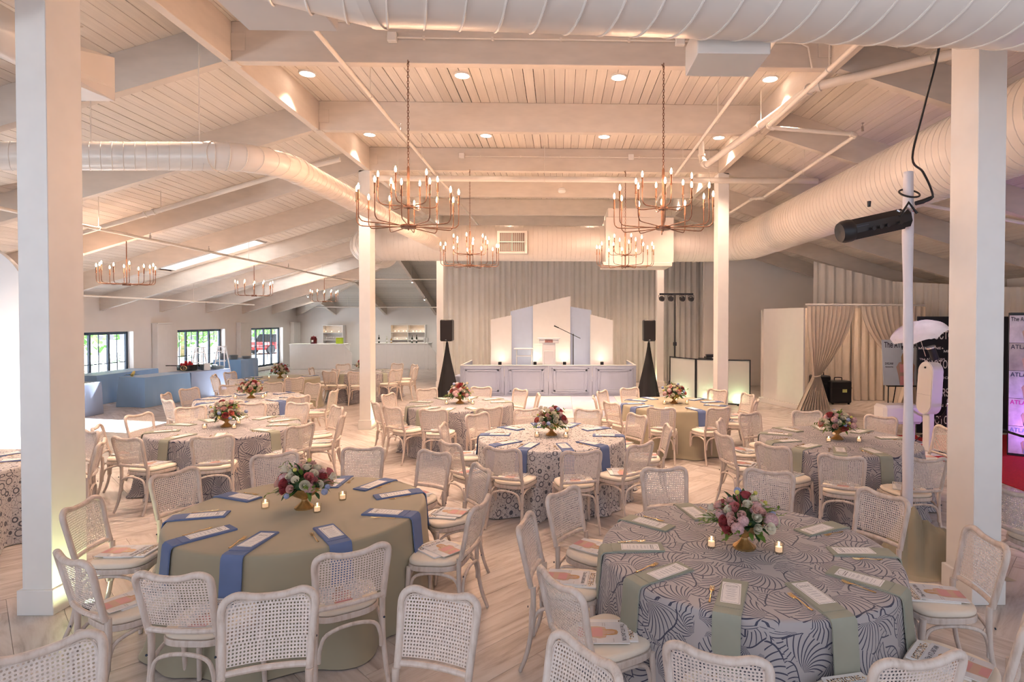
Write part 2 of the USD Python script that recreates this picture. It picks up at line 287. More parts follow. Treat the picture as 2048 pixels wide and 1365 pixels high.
# left wall with three window openings
WIN = [(15.1, 17.96), (20.0, 22.8), (24.7, 27.5)]; WZ = [(.62, 1.86), (.5, 1.86), (.13, 1.86)]
b = MB(); y = -.5
for (a, c), (z0, z1) in zip(WIN, WZ):
    b.box((-13.3, y, 0), (-13, a, 3.0)); b.box((-13.3, a, 0), (-13, c, z0)); b.box((-13.3, a, z1), (-13, c, 3.0)); y = c
b.box((-13.3, y, 0), (-13, 29.3, 3.0)); put('wall_left', b, WALL, kind='structure')
b = MB().box((-13.3, 29, 0), (11.4, 29.25, 3.1)); put('wall_back', b, WALL, kind='structure')
b = MB().prism([(4.9, 0), (11.3, 0), (11.3, 3.24), (4.9, 5.225)], .2, frame((0, 19.65, 0), (1, 0, 0), (0, 0, 1), (0, -1, 0))); put('wall_right_back', b, WALL, kind='structure')
b = MB().box((11.2, -.5, 0), (11.4, 29.2, 3.5)); put('wall_right', b, WALL, kind='structure')
b = MB(); b.box((-13, -.5, 0), (-12.98, 29, .11)); put('baseboard_left', b, WHITE, kind='structure')
b = MB(); b.box((-12.98, 28.98, 0), (-2.4, 29, .11)); put('baseboard_back', b, WHITE, kind='structure')
for n, ((a, c), (z0, z1)) in enumerate(zip(WIN, WZ)):
    w = thing(f'window_{n+1}', None, None, kind='structure'); X = -13.2
    b = MB(); f = .05
    b.box((X-.03, a, z0), (X+.03, c, z0+f)); b.box((X-.03, a, z1-f), (X+.03, c, z1)); b.box((X-.03, a, z0), (X+.03, a+f, z1)); b.box((X-.03, c-f, z0), (X+.03, c, z1)); put('window_frame', b, IRON, w)
    N = 4; wd = (c-a-2*f)/N
    for k in range(N):
        y0 = a+f+k*wd; ca = thing('casement', None, None, parent=w)
        b = MB(); m = .03
        b.box((X-.02, y0, z0+f), (X+.035, y0+m, z1-f)); b.box((X-.02, y0+wd-m, z0+f), (X+.035, y0+wd, z1-f)); b.box((X-.02, y0, z0+f), (X+.02, y0+wd, z0+f+m)); b.box((X-.02, y0, z1-f-m), (X+.02, y0+wd, z1-f)); put('sash', b, IRON, ca)
        b = MB(); b.box((X-.008, y0+wd/2-.008, z0+f), (X+.008, y0+wd/2+.008, z1-f)); zz = .93 if n < 2 else 1.02
        b.box((X-.008, y0, zz), (X+.008, y0+wd, zz+.018)); put('muntin', b, IRON, ca)
        b = MB().box((X-.003, y0+m, z0+f+m), (X+.003, y0+wd-m, z1-f-m)); put('pane', b, PANE, ca)
# pilasters of pale stone on the window wall
for n, (a, lab) in enumerate(((18.74, 'nearest pale stone pilaster between the first and second window'), (23.55, 'pale stone pilaster between the second and third window'), (28.2, 'farthest pale stone pilaster in the corner beside the white bar'))):
    t = thing('pilaster', lab, 'pilaster', TR(-12.9, a+.36, 0)); b = MB().box((-.09, -.36, 0), (.1, .36, 2.08), .01); put('body', b, WHITE, t); b = MB().box((-.09, -.39, 2.08), (.13, .39, 2.11), .005); put('cap', b, WHITE, t)
# ceiling: boards of the nave, of both aisles and of the back slope; beams and rafters
ceil = thing('ceiling', None, None, kind='structure')
SKY = [(14.75, 16.4), (19.65, 21.3)]; SX0, SX1 = -10.7, -8.2
def roofplank(b, x0, x1, y0, y1, j):               # one board between x0..x1 hugging the roof plane
    g = .003+.004*(random.random() < .25); x0 += g; x1 -= g; d = .002*random.random(); c = [(x0, y0), (x1, y0), (x1, y1), (x0, y1)]
    top = [(x, y, zdeck(x, y0)+.02) for x, y in c]; bot = [(x, y, zdeck(x, y0)-d) for x, y in c]
    b.add(top+bot, [[0, 1, 2, 3], [7, 6, 5, 4], [4, 5, 1, 0], [5, 6, 2, 1], [6, 7, 3, 2], [7, 4, 0, 3]])
def skew(b, x0, x1, y0, ya, yb):                    # the same with a mitred far end (ya at x0, yb at x1)
    g = .003+.004*(random.random() < .25); c = [(x0+g, y0), (x1-g, y0), (x1-g, yb), (x0+g, ya)]; d = .002*random.random()
    b.add([(x, y, zdeck(x, y0)+.02) for x, y in c]+[(x, y, zdeck(x, y0)-d) for x, y in c], [[0, 1, 2, 3], [7, 6, 5, 4], [4, 5, 1, 0], [5, 6, 2, 1], [6, 7, 3, 2], [7, 4, 0, 3]])
PW = .148
x = -3.92
while x < 3.33:
    b = MB(); roofplank(b, x, min(x+PW, 3.34), -.6, HIP, 0); put('plank', b, PLANK, ceil, smooth=False); x += PW
x = -3.92
while x > -13.1:
    x0 = max(x-.141, -13.2); ya, yb = HIP+(-3.92-x0), HIP+(-3.92-x)
    b = MB()
    if x0 < SX1 and x > SX0:
        cuts = [-.6]+[q for s in SKY for q in s]
        for k in range(0, 4, 2): roofplank(b, x0, x, cuts[k], cuts[k+1], 0)
        skew(b, x0, x, cuts[4], ya, yb)
    else: skew(b, x0, x, -.6, ya, yb)
    put('plank', b, PLANK, ceil, smooth=False); x = x0
x = 3.34
while x < 11.2:
    x1 = min(x+.141, 11.3); b = MB(); skew(b, x, x1, -.6, HIP+(x-3.34), HIP+(x1-3.34)); put('plank', b, PLANK, ceil, smooth=False); x = x1
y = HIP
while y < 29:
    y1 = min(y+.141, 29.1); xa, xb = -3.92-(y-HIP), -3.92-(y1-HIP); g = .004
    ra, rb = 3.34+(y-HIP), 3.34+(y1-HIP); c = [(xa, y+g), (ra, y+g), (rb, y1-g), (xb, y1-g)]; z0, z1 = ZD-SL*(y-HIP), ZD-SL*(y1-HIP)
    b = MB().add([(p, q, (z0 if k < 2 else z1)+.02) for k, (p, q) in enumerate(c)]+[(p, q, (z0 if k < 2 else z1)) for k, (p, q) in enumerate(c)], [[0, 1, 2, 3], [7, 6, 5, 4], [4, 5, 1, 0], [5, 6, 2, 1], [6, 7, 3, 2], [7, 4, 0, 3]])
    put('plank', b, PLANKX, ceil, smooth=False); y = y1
# dark roof skin over the boards, open above the skylights
b = MB(); h = .05
def q(pts): b.add([(x, y, z+h) for x, y, z in pts]+[(x, y, z+h+.1) for x, y, z in pts], [[0, 1, 2, 3], [7, 6, 5, 4], [4, 5, 1, 0], [5, 6, 2, 1], [6, 7, 3, 2], [7, 4, 0, 3]])
Zf = lambda x: ZD-SL*max(0, -3.92-x, x-3.34)
q([(-3.92, -.8, ZD), (3.34, -.8, ZD), (3.34, HIP, ZD), (-3.92, HIP, ZD)])
q([(3.34, -.8, ZD), (11.5, -.8, Zf(11.5)), (11.5, 29.2, Zf(11.5)), (3.34, HIP, ZD)])
q([(-3.92, HIP, ZD), (3.34, HIP, ZD), (12.7, 29.3, ZD-SL*9.4), (-13.3, 29.3, ZD-SL*9.4)])
for (xa, xb) in ((-13.3, SX0), (SX1, -3.92)): q([(xa, -.8, Zf(xa)), (xb, -.8, Zf(xb)), (xb, HIP-3.92-xb, Zf(xb)), (xa, HIP-3.92-xa, Zf(xa))])
ys = [-.8]+[p for s in SKY for p in s]
for k in (0, 2): q([(SX0, ys[k], Zf(SX0)), (SX1, ys[k], Zf(SX1)), (SX1, ys[k+1], Zf(SX1)), (SX0, ys[k+1], Zf(SX0))])
q([(SX0, ys[4], Zf(SX0)), (SX1, ys[4], Zf(SX1)), (SX1, HIP-3.92-SX1, Zf(SX1)), (SX0, HIP-3.92-SX0, Zf(SX0))])
put('roof_skin', b, DARKGAP, ceil, smooth=False)
for n, (a, c) in enumerate(SKY):
    w = thing(f'window_{n+4}', None, None, kind='structure'); b = MB(); t = .03; H = .55
    for yy in (a, c-t): b.add([(SX0, yy, Zf(SX0)), (SX1, yy, Zf(SX1)), (SX1, yy, Zf(SX1)+H), (SX0, yy, Zf(SX0)+H), (SX0, yy+t, Zf(SX0)), (SX1, yy+t, Zf(SX1)), (SX1, yy+t, Zf(SX1)+H), (SX0, yy+t, Zf(SX0)+H)], [[0, 1, 2, 3], [7, 6, 5, 4], [4, 5, 1, 0], [5, 6, 2, 1], [6, 7, 3, 2], [7, 4, 0, 3]])
    for xx in (SX0, SX1-t): b.box((xx, a, Zf(xx)-.01), (xx+t, c, Zf(xx)+H))
    put('skylight_shaft', b, WHITE, w)
    b = MB().add([(SX0, a, Zf(SX0)+H), (SX1, a, Zf(SX1)+H), (SX1, c, Zf(SX1)+H), (SX0, c, Zf(SX0)+H)], [[0, 1, 2, 3]]); put('pane', b, PANE, w, smooth=False)
def rafter(name, pts, w, axis):                     # closed polygon in a vertical plane, thickness w along axis
    b = MB(); P = V(pts, float); n = len(P); d = V(axis, float)*w; v = np.vstack([P, P+d])
    f = [[0, k, k+1] for k in range(1, n-1)]+[[n, n+k+1, n+k] for k in range(1, n-1)]
    b.add(v, f); b.add(v, [[k, (k+1) % n, n+(k+1) % n, n+k] for k in range(n)]); put(name, b, BEAM, ceil, smooth=False)
put('ridge_beam', MB().box((XL-.11, -.6, ZB), (XL, HIP, ZD-.002), .006), BEAM, ceil)
put('ridge_beam', MB().box((XR, -.6, ZB), (XR+.11, HIP, ZD-.002), .006), BEAM, ceil)
DEP = .47
for k in range(-1, 11):
    y = Y1+k*BAY
    if y < HIP: put('cross_beam', MB().box((XL, y, ZB), (XR, y+.12, ZD-.002), .006), BEAM, ceil)
    if y < HIP+.2:
        for sx, xi, xo in ((-1, XL-.11, -13.0), (1, XR+.11, 11.2)): rafter('rafter', [(xi, y, zdeck(xi, 0)-.002), (xo, y, zdeck(xo, 0)-.002), (xo, y, zdeck(xo, 0)-.42), (xi, y, zdeck(xi, 0)-DEP)], .12, (0, 1, 0))
    elif y < 28.9:
        e = y-HIP
        for sx, xi, xo in ((-1, -3.92-e, -13.0), (1, 3.34+e, 11.2)):
            if abs(xo) > abs(xi): rafter('rafter', [(xi, y, zdeck(xi, 0)-.002), (xo, y, zdeck(xo, 0)-.002), (xo, y, zdeck(xo, 0)-.42), (xi, y, zdeck(xi, 0)-DEP)], .12, (0, 1, 0))
for x in (-11.2, -8.7, -6.2, -3.93, -1.3, 1.2, 3.4):
    y0 = max(HIP, HIP+(-3.92-x)); Z = lambda y: ZD-SL*(y-HIP)
    rafter('rafter', [(x, y0, Z(y0)-.002), (x, 29, Z(29)-.002), (x, 29, Z(29)-.42), (x, y0, Z(y0)-DEP)], .12, (1, 0, 0))
b = MB().bar((-3.92, HIP, ZD-.25), (-13, HIP+9.08, ZD-SL*9.08-.25), .14, .46); put('hip_beam', b, BEAM, ceil)
for n, x in ((0, XL-.11), (1, XR)):
    for k in range(0, 7):                                # steel hangers where the cross beams meet
        y = Y1+k*BAY; s = 1 if n == 0 else -1; xi = XL if n == 0 else XR
        b = MB().box((min(xi, xi+s*.16), y-.012, ZB+.12), (max(xi, xi+s*.16), y, ZD-.14), .003); b.box((min(xi-s*.03, xi+s*.05), y-.02, ZB-.012), (max(xi-s*.03, xi+s*.05), y+.14, ZB)); put('beam_hanger', b, BEAM, ceil)
# ---------------------------------------------------------------- columns
COLS = [(XL-.224, Y1, 'large white square column nearest the camera on the left'), (XL-.224, Y1+7.35, 'white column in the middle of the left row, behind the ginkgo tables'), (XL-.224, Y1+14.7, 'farthest white column on the left beside the black speaker stand'),
        (XR, Y1, 'large white square column nearest the camera on the right'), (XR, Y1+7.35, 'white column in front of the folding disc jockey screen'), (XR, Y1+14.7, 'farthest white column on the right behind the light bar')]
for x, y, lab in COLS:
    t = thing('column', lab, 'column', TR(x+.112, y+.16, 0))
    put('shaft', MB().box((-.112, -.16, .18), (.112, .16, ZB), .004), COLUMN, t)
    put('plinth', MB().box((-.135, -.183, 0), (.135, .183, .19), .004), COLUMN, t)
    if x > 0 and y < 15: continue
    s = 1 if x < 0 else -1
    tt = thing('uplight', 'small black uplight at the foot of the '+{0: 'near', 1: 'middle', 2: 'far'}[round((y-Y1)/7.35)]+(' left' if x < 0 else ' right')+' white column', 'uplight', TR(x+.112+s*.38, y+.02, 0), group='column uplights')
    b = MB().lathe([(.0, .0), (.055, 0), (.055, .07), (.045, .09), (.0, .09)], 16); put('housing', b, BLACK, tt)
    b = MB().lathe([(0, .092), (.04, .092)], 16); put('lens', b, glow('uplight_lens', (.8, 1, .55), 4.) if 'uplight_lens' not in MATS else MATS['uplight_lens'], tt)
    light('Disk', f'uplight_lamp_{len(USED)}', (x+.112+s*.38, y+.02, .11), (.86, 1, .50), POW['uplight'], (-s*.24, .06, 1), .04)
# ---------------------------------------------------------------- ducts
def ring_rows(path, r, step, rr=.008, tilt=0):
    P = V(path, float); seg = np.linalg.norm(np.diff(P, axis=0), axis=1); cum = np.r_[0, np.cumsum(seg)]; R = np.broadcast_to(V(r, float), (len(P),)); b = MB()
    for s in np.arange(step*.4, cum[-1], step):
        c = V([np.interp(s, cum, P[:, k]) for k in range(3)]); rad = np.interp(s, cum, R); k = min(np.searchsorted(cum, s), len(P)-1); k = max(k, 1); d = P[k]-P[k-1]; d /= np.linalg.norm(d)
        u = np.cross(d, (0, 0, 1)); u /= np.linalg.norm(u); w = np.cross(u, d); a = np.arange(40)/40*2*PI
        circ = c+(rad+.001)*(np.cos(a)[:, None]*u+np.sin(a)[:, None]*w)+(np.cos(a)*tilt*step)[:, None]*d
        b.tube(circ, rr, 5, closed=True)
    return b
def duct(label, path, r, step=.11, tilt=.5, joints=(), rr=.006, caps=True):
    o = V(path[0], float); t = thing('air_duct', label, 'duct', TR(*o)); P = V(path, float)-o
    put('duct_body', MB().tube(P, r, 40, caps=caps), DUCT, t, smooth=40)
    if step: put('spiral_seam', ring_rows(P, r, step, rr, tilt), DUCT, t)
    for j in joints:
        j = V(j[:3], float)-o, V(j[3:6], float), j[6]; d = j[1]/np.linalg.norm(j[1])
        put('joint_collar', MB().tube([j[0]-d*.03, j[0]+d*.03], j[2]+.009, 40), DUCT, t)
    return t
def arc(c, a, bb, r, n=8):                             # quarter turn around c from direction a to direction bb
    c, a, bb = V(c, float), V(a, float), V(bb, float); return [c+r*(math.cos(q)*a+math.sin(q)*bb) for q in np.linspace(0, PI/2, n)]
RD = .457; ZDU = 4.2
t = duct('big round white duct across the top of the picture, tapering at left', [(-3.6, 2.84, 4.25), (-1.75, 2.92, 4.23), (-.98, 2.95, ZDU), (-.9, 2.95, ZDU), (2.5, 3.1, ZDU), (4.27, 3.2, ZDU)], [.33, .33, RD, RD, RD, RD], step=.19, tilt=.55, rr=.007, joints=[(-1.75, 2.92, 4.23, 1, .03, 0, .345), (-.95, 2.95, ZDU, 1, .03, 0, RD)])
o = V([-3.6, 2.84, 4.25])
for lo, hi in (((-1.78, 3.02, 3.88), (-1.27, 3.38, 4.12)), ((.78, 3.28, 3.74), (1.2, 3.6, 3.92))): put('grille_boot', MB().box(V(lo)-o, V(hi)-o, .006), DUCT, t)
YT, XRD = 15.0, 4.75
pth = [(XRD, 2.4, ZDU), (XRD, 13.9, ZDU)]+arc((XRD-1.1, 13.9, ZDU), (1, 0, 0), (0, 1, 0), 1.1, 8)[1:]+[(3.3, YT, ZDU), (-4.2, YT, ZDU)]+arc((-4.2, YT+1.0, ZDU), (0, -1, 0), (-1, 0, 0), 1.0, 8)[1:]+[(-5.2, 17.2, ZDU)]
t = duct('main round white duct along the right aisle and across before the stage curtain', pth, RD, step=.12, tilt=.3, rr=.005, joints=[(XRD, 13.7, ZDU, 0, 1, 0, RD), (3.5, YT, ZDU, 1, 0, 0, RD), (-3.6, YT, ZDU, 1, 0, 0, RD), (-5.2, 16.2, ZDU, 0, 1, 0, RD)])
o = V(pth[0])
put('duct_box', MB().box(V([1.15, YT-.62, 3.66])-o, V([2.85, YT+.5, 4.78])-o, .01), DUCT, t)
put('duct_box', MB().box(V([1.2, YT-.66, 4.78])-o, V([2.6, YT+.5, 5.0])-o, .01), DUCT, t)
put('duct_box', MB().box(V([1.08, YT-.7, 3.56])-o, V([2.8, YT+.4, 3.66])-o, .01), DUCT, t)
b = MB(); b.box(V([-1.55, YT-.60, 3.87])-o, V([-.80, YT-.3, 4.44])-o, .01); put('grille_frame', b, DUCT, t)
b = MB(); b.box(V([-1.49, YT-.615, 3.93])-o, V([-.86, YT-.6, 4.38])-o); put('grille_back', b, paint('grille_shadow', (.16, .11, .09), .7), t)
for k in range(13): put('grille_slat', MB().box(V([-1.48+k*.05, YT-.63, 3.93])-o, V([-1.468+k*.05, YT-.612, 4.38])-o), DUCT, t)
b = MB().box(V([-1.50, YT-.64, 4.145])-o, V([-.85, YT-.61, 4.165])-o).box(V([-1.185, YT-.64, 3.92])-o, V([-1.165, YT-.61, 4.39])-o); put('grille_bar', b, DUCT, t)
RS = .16; zs = 4.11
pth = [(-6.9, 6.88, zs), (-3.95, 6.8, zs)]+[V([-3.95, 6.8+.62, zs])+.62*V([math.sin(q)*1.0, -math.cos(q), 0]) for q in np.linspace(0, PI/2*.96, 7)][1:]+[(-3.05, 14.5, zs)]
t = duct('slim round white duct bending from the left aisle into the nave', pth, RS, step=.13, tilt=.9, rr=.004, joints=[(-4.0, 6.8, zs, 1, 0, 0, RS), (-3.33, 7.45, zs, 0, 1, 0, RS)])
o = V(pth[0]); b = MB()
for (x, y) in ((-5.4, 6.83), (-4.15, 6.8)): b.tube([V([x, y, zs+RS])-o, V([x, y, zdeck(x, y)])-o], .006, 6)
put('hanger_rod', b, PIPE, t)
t = duct('short round white duct ending in a square boot behind the near left column', [(-4.42, 3.2, 4.5), (-4.42, 5.15, 4.5)], .19, step=0, caps=True)
o = V([-4.42, 3.2, 4.5]); a = np.arange(16)/16*2*PI; b = MB(); sq = .205
c0 = np.c_[.19*np.cos(a), np.full(16, 1.95), .19*np.sin(a)]; m = np.maximum(abs(np.cos(a)), abs(np.sin(a))); c1 = np.c_[sq*np.cos(a)/m, np.full(16, 2.42), sq*np.sin(a)/m]; b.grid([c0, c1], closed=True); b.add(np.vstack([c1, [[0, 2.42, 0]]]), [[16, (j+1) % 16, j] for j in range(16)])
put('square_boot', b, DUCT, t, smooth=25)
# ---------------------------------------------------------------- sprinkler pipes
def pipe(label, path, r=.024, hang=(), k=1, fit=()):
    o = V(path[0], float); t = thing('sprinkler_pipe', label, 'pipe', TR(*o)); P = V(path, float)-o
    Q = [P[0]]
    for i in range(1, len(P)-1):                        # rounded elbows
        d0, d1 = P[i-1]-P[i], P[i+1]-P[i]; q = min(.07, np.linalg.norm(d0)/3, np.linalg.norm(d1)/3); d0, d1 = d0/np.linalg.norm(d0)*q, d1/np.linalg.norm(d1)*q
        Q += [P[i]+d0*(1-s)**2+d1*s*s for s in (0, .25, .5, .75, 1)]
    Q.append(P[-1]); put('pipe_run', MB().tube(Q, r, 12), PIPE, t)
    for i in range(1, len(P)-1):
        if np.linalg.norm(np.cross(P[i]-P[i-1], P[i+1]-P[i])) > 1e-3:
            for q in (P[i-1]-P[i], P[i+1]-P[i]): q = q/np.linalg.norm(q); put('pipe_collar', MB().tube([P[i]+q*.1, P[i]+q*.06], r*1.3, 12), PIPE, t)
    for h in hang:
        h = V(h, float); zt = zdeck(h[0], h[1]); put('hanger', MB().tube([h-o+(0, 0, r), V([h[0], h[1], zt])-o], .006, 6).tube([h-o+V([r*1.15*math.cos(q), 0, r*1.15*math.sin(q)]) if abs(P[-1][1]) > abs(P[-1][0]) else h-o+V([0, r*1.15*math.cos(q), r*1.15*math.sin(q)]) for q in np.arange(10)/10*2*PI], .005, 5, closed=True), PIPE, t)
    for h in fit:
        h = V(h, float)-o; put('sprinkler_head', MB().lathe([(0, -.03), (.018, -.03), (.018, .03), (.008, .05), (.008, .075), (.022, .078), (.022, .083), (0, .083)], 10, h+(0, 0, r+.0)), STEEL, t)
    return t
pipe('thin white sprinkler pipe along the left half of the nave ceiling', [(-2.45, 5.6, 5.13), (-2.5, 18.5, 5.13)], .026, hang=[(-2.45, y, 5.13) for y in (7.6, 10.4, 13.2)], fit=[(-2.45, 5.75, 5.13), (-2.45, 9.0, 5.13)])
pipe('thin white sprinkler pipe along the right half of the nave ceiling', [(2.2, 4.0, 5.13), (2.36, 14.2, 5.13)], .026, hang=[(2.2, 5.9, 5.13), (2.3, 8.4, 5.13), (2.35, 11.0, 5.13)])
pipe('white sprinkler pipe beside the right ridge beam turning into the right aisle', [(2.95, 3.8, 4.97), (2.95, 8.2, 4.97), (4.25, 8.2, 4.88), (4.25, 12.0, 4.78), (4.05, 12.1, 4.78), (4.05, 16.5, 4.78)], .03, hang=[(2.95, 6.3, 4.97), (4.25, 10.0, 4.8)], fit=[(4.25, 8.05, 4.88)])
pipe('thick white main pipe coming through the right ridge beam with a drop valve', [(4.9, 5.5, 5.06), (3.16, 7.2, 5.14), (2.75, 10.9, 5.14), (2.72, 11.05, 5.3), (2.72, 11.1, 5.65)], .056, hang=[(3.0, 8.6, 5.14), (4.1, 6.25, 5.1)])
pipe('thick white pipe crossing the nave in front of the middle columns', [(-3.7, 11.58, 5.03), (5.2, 11.58, 5.03)], .058, hang=[(-3.2, 11.58, 5.03), (-.3, 11.58, 5.03), (3.0, 11.58, 5.03)])
pipe('long thin pipe through the left aisle above the small chandeliers', [(-7.9, 5.5, 3.82), (-8.3, 24.0, 3.74)], .03, hang=[(-7.95, 10.2, 3.8), (-8.1, 15.3, 3.78), (-8.2, 20.2, 3.76)], fit=[(-7.98, 11.5, 3.8), (-8.05, 13.5, 3.79), (-8.1, 17.5, 3.78)])
pipe('thin pipe running along the window wall of the left aisle', [(-11.55, 9, 2.82), (-11.1, 21.3, 2.76)], .022, hang=[(-11.4, 13.5, 2.8), (-11.2, 18.0, 2.78)])
pipe('white pipe with a valve climbing beside the left aisle rafter', [(-9.2, 10.95, 3.72), (-7.6, 10.95, 4.2), (-5.0, 10.95, 4.99), (-4.1, 10.95, 5.22)], .045, hang=[(-7.4, 10.95, 4.26)])
pipe('thin pipe across the back slope above the far bars', [(-11, 23.6, 3.86), (-3.0, 23.6, 3.86)], .025, hang=[(-9, 23.6, 3.86), (-6, 23.6, 3.86)])
pipe('thin pipe low across the back wall above the bar shelves', [(-11.5, 27.6, 2.82), (-3.0, 27.6, 2.82)], .025, hang=[(-10, 27.6, 2.82)])
pipe('thin white pipe at the far right under the right aisle roof', [(5.35, 8.7, 4.02), (9.5, 8.7, 3.3)], .028)
def jbox(x, y, z, lab):
    t = thing('junction_box', lab, 'junction box', TR(x, y, z)); put('body', MB().box((-.055, -.06, -.055), (.055, 0, .055), .006), WHITE, t); put('cover_plate', MB().box((-.048, -.066, -.048), (.048, -.06, .048), .002).lathe([(0, 0), (.018, 0)], 12), WHITE, t)
for x, k, z, lab in ((-1.95, 1, 5.52, 'junction box on the nearest cross beam, left end of its conduit'), (1.42, 1, 5.52, 'junction box on the nearest cross beam, right end of its conduit'), (-1.97, 3, 5.53, 'junction box on the third cross beam above the far left chandelier'), (1.45, 3, 5.53, 'junction box on the third cross beam above the far right chandelier')): jbox(x, Y1+k*BAY, z, lab)
for k, lab in ((1, 'thin conduit between the junction boxes of the nearest cross beam'), (3, 'thin conduit between the junction boxes of the third cross beam')):
    y = Y1+k*BAY-.025; o = V([-1.9, y, 5.52]); t = thing('conduit', lab, 'conduit', TR(*o)); put('tube', MB().tube([(0, 0, 0), (5.0 if k == 3 else 4.75, 0, 0)]+([(4.85, 0, -.05), (4.9, 0, -.3)] if k == 1 else []), .012, 8), PIPE, t)
    for j in range(5): put('clip', MB().box((.3+j*.8, -.016, -.018), (.33+j*.8, .023, .018)), PIPE, t)
t = thing('smoke_detector', 'white round detector hanging below the third cross beam by wires', 'smoke detector', TR(.05, 12.5, 5.02)); put('body', MB().lathe([(0, -.05), (.07, -.05), (.085, -.02), (.075, .03), (.05, .05), (0, .05)], 20), WHITE, t); put('stem', MB().tube([(0, 0, .05), (0, 0, .68)], .006, 6), PIPE, t)
# surface downlights between the beams
SEEN = []
def downlight(x, y, lab):
    z = zdeck(x, y); t = thing('downlight', lab, 'downlight', TR(x, y, z)@(TR(ry=math.atan(SL)) if x > 3.34 else TR(ry=-math.atan(SL)) if x < -3.95 else np.eye(4)), group='round ceiling downlights')
    put('trim_ring', MB().lathe([(.100, -.020), (.112, -.022), (.118, -.012), (.118, .006)], 28), WHITE, t); put('diffuser', MB().lathe([(.102, -.020), (0, -.026)], 28), DISC, t, smooth=False); light('Sphere', f'downlight_lamp_{len(SEEN)}', (x, y, z-.045), (1, .68, .49), POW['downlight'], (0, 0, -1), .04, 44., .6); SEEN.append(1)
orow = ('nearest', 'second', 'third', 'fourth', 'fifth'); ocol = ('leftmost', 'second from the left', 'third from the left', 'rightmost')
for r, y in enumerate((8.28, 10.95, 13.35, 15.75, 18.2)):
    for c, x in enumerate((-3.55, -1.38, .84, 3.02)): downlight(x, y, f'round lit downlight, {ocol[c]} of the {orow[r]} nave row')
for x, y, lab in ((-4.75, 7.4, 'round lit downlight in the left aisle beside the nearest cross beam'), (-7.0, 7.4, 'round lit downlight at the left edge beside the near column'), (7.1, 14.6, 'round lit downlight in the right aisle above the curtain booth'), (-8.1, 9.9, 'round downlight in the left aisle above the slim duct')): downlight(x, y, lab)
# ---------------------------------------------------------------- round tables: cloths, chairs, settings
TZ = .76
TAB = dict(A=(-1.98, 4.52, 'sage', 'sage front-left table', 'blue'), B=(1.19, 3.67, 'ginkgo', 'ginkgo front-right table', 'sage'), C=(-.1, 7.32, 'medal', 'medallion centre table', 'blue'),
    D=(3.42, 7.01, 'ginkgo', 'ginkgo table behind white pole', 'sage'), E=(-4.54, 7.98, 'ginkgo', 'ginkgo left-middle table', 'sage'), F=(-5.75, 10.91, 'medal', 'medallion left table', 'blue'),
    G=(-1.74, 10.14, 'ginkgo', 'ginkgo table before left speaker', 'sage'), H=(2.01, 10.08, 'sage', 'sage table before right speaker', 'blue'), I=(-6.99, 14.63, 'sage', 'sage far-left table', 'blue'),
    J=(-5.5, 16.4, 'ginkgo', 'ginkgo table near the bars', 'sage'), K=(-6.28, 5.77, 'medal', 'medallion table at left edge', 'blue'))
CH = dict(A=[(-170, 1.49), (-123, 1.41), (-92, 1.42), (-55, 1.36), (-11, 1.4), (30, 1.44), (62, 1.5), (92, 1.52), (124, 1.5), (156, 1.5)],
    B=[(-150, 1.36), (-112, 1.45), (-80, 1.42), (-48, 1.43), (-7, 1.44), (29, 1.46), (65, 1.52), (100, 1.5), (145, 1.4), (174, 1.4)],
    C=[(-138, 1.46), (-111, 1.36), (-77, 1.46), (-48, 1.45), (-4, 1.45), (34, 1.42), (68, 1.36), (106, 1.36), (140, 1.38), (177, 1.36)],
    D=[(-170, 1.5), (-142, 1.42), (-114, 1.5), (-84, 1.5), (3, 1.38), (40, 1.36), (81, 1.36), (121, 1.36), (154, 1.4)],
    E=[(-151, 1.36), (-105, 1.36), (-66, 1.36), (-24, 1.36), (8, 1.48), (41, 1.47), (75, 1.38), (106, 1.38), (138, 1.46), (168, 1.4)],
    F=[(-166, 1.36), (-123, 1.36), (-76, 1.36), (-30, 1.38), (4, 1.48), (66, 1.42), (103, 1.48), (133, 1.42), (162, 1.48)],
    G=[(-152, 1.41), (-124, 1.46), (-95, 1.48), (-63, 1.46), (10, 1.36), (44, 1.36), (82, 1.36), (127, 1.36), (167, 1.36)],
    H=[(-177, 1.38), (-148, 1.36), (-110, 1.36), (-73, 1.38), (-23, 1.36), (12, 1.42), (42, 1.36), (118, 1.36), (148, 1.4)],
    I=[(-160, 1.4), (-130, 1.46), (-100, 1.5), (-54, 1.48), (44, 1.38), (170, 1.38)],
    J=[(-170, 1.38), (-109, 1.38), (-78, 1.46), (-36, 1.38), (-6, 1.48), (36, 1.46), (66, 1.42), (133, 1.46)],
    K=[(62, 1.4), (28, 1.4), (-38, 1.42), (-72, 1.42)])
ST = {k: [a for a, r in v] for k, v in CH.items()}
ST['A'] = [-165, -127, -92, -53, -12, 28, 61, 91, 124, 157]; ST['B'] = [-148, -113, -77, -43, -8, 26, 66, 104, 141, 180]
SEC = {0: 'right', 1: 'right rear', 2: 'rear right', 3: 'rear centre-right', 4: 'rear', 5: 'rear centre-left', 6: 'rear left', 7: 'left rear', 8: 'left', 9: 'left front', 10: 'front left', 11: 'front centre-left', 12: 'front', 13: 'front centre-right', 14: 'front right', 15: 'right front'}
def wheres(angs):                                   # a distinct word for every place round one table, seen from the camera
    out = {}; used = set()
    for a in angs:
        k = round(a/22.5) % 16
        if k in used: k = next(q % 16 for q in (k+1, k-1, k+2, k-2) if q % 16 not in used)
        used.add(k); out[a] = SEC[k]
    return out
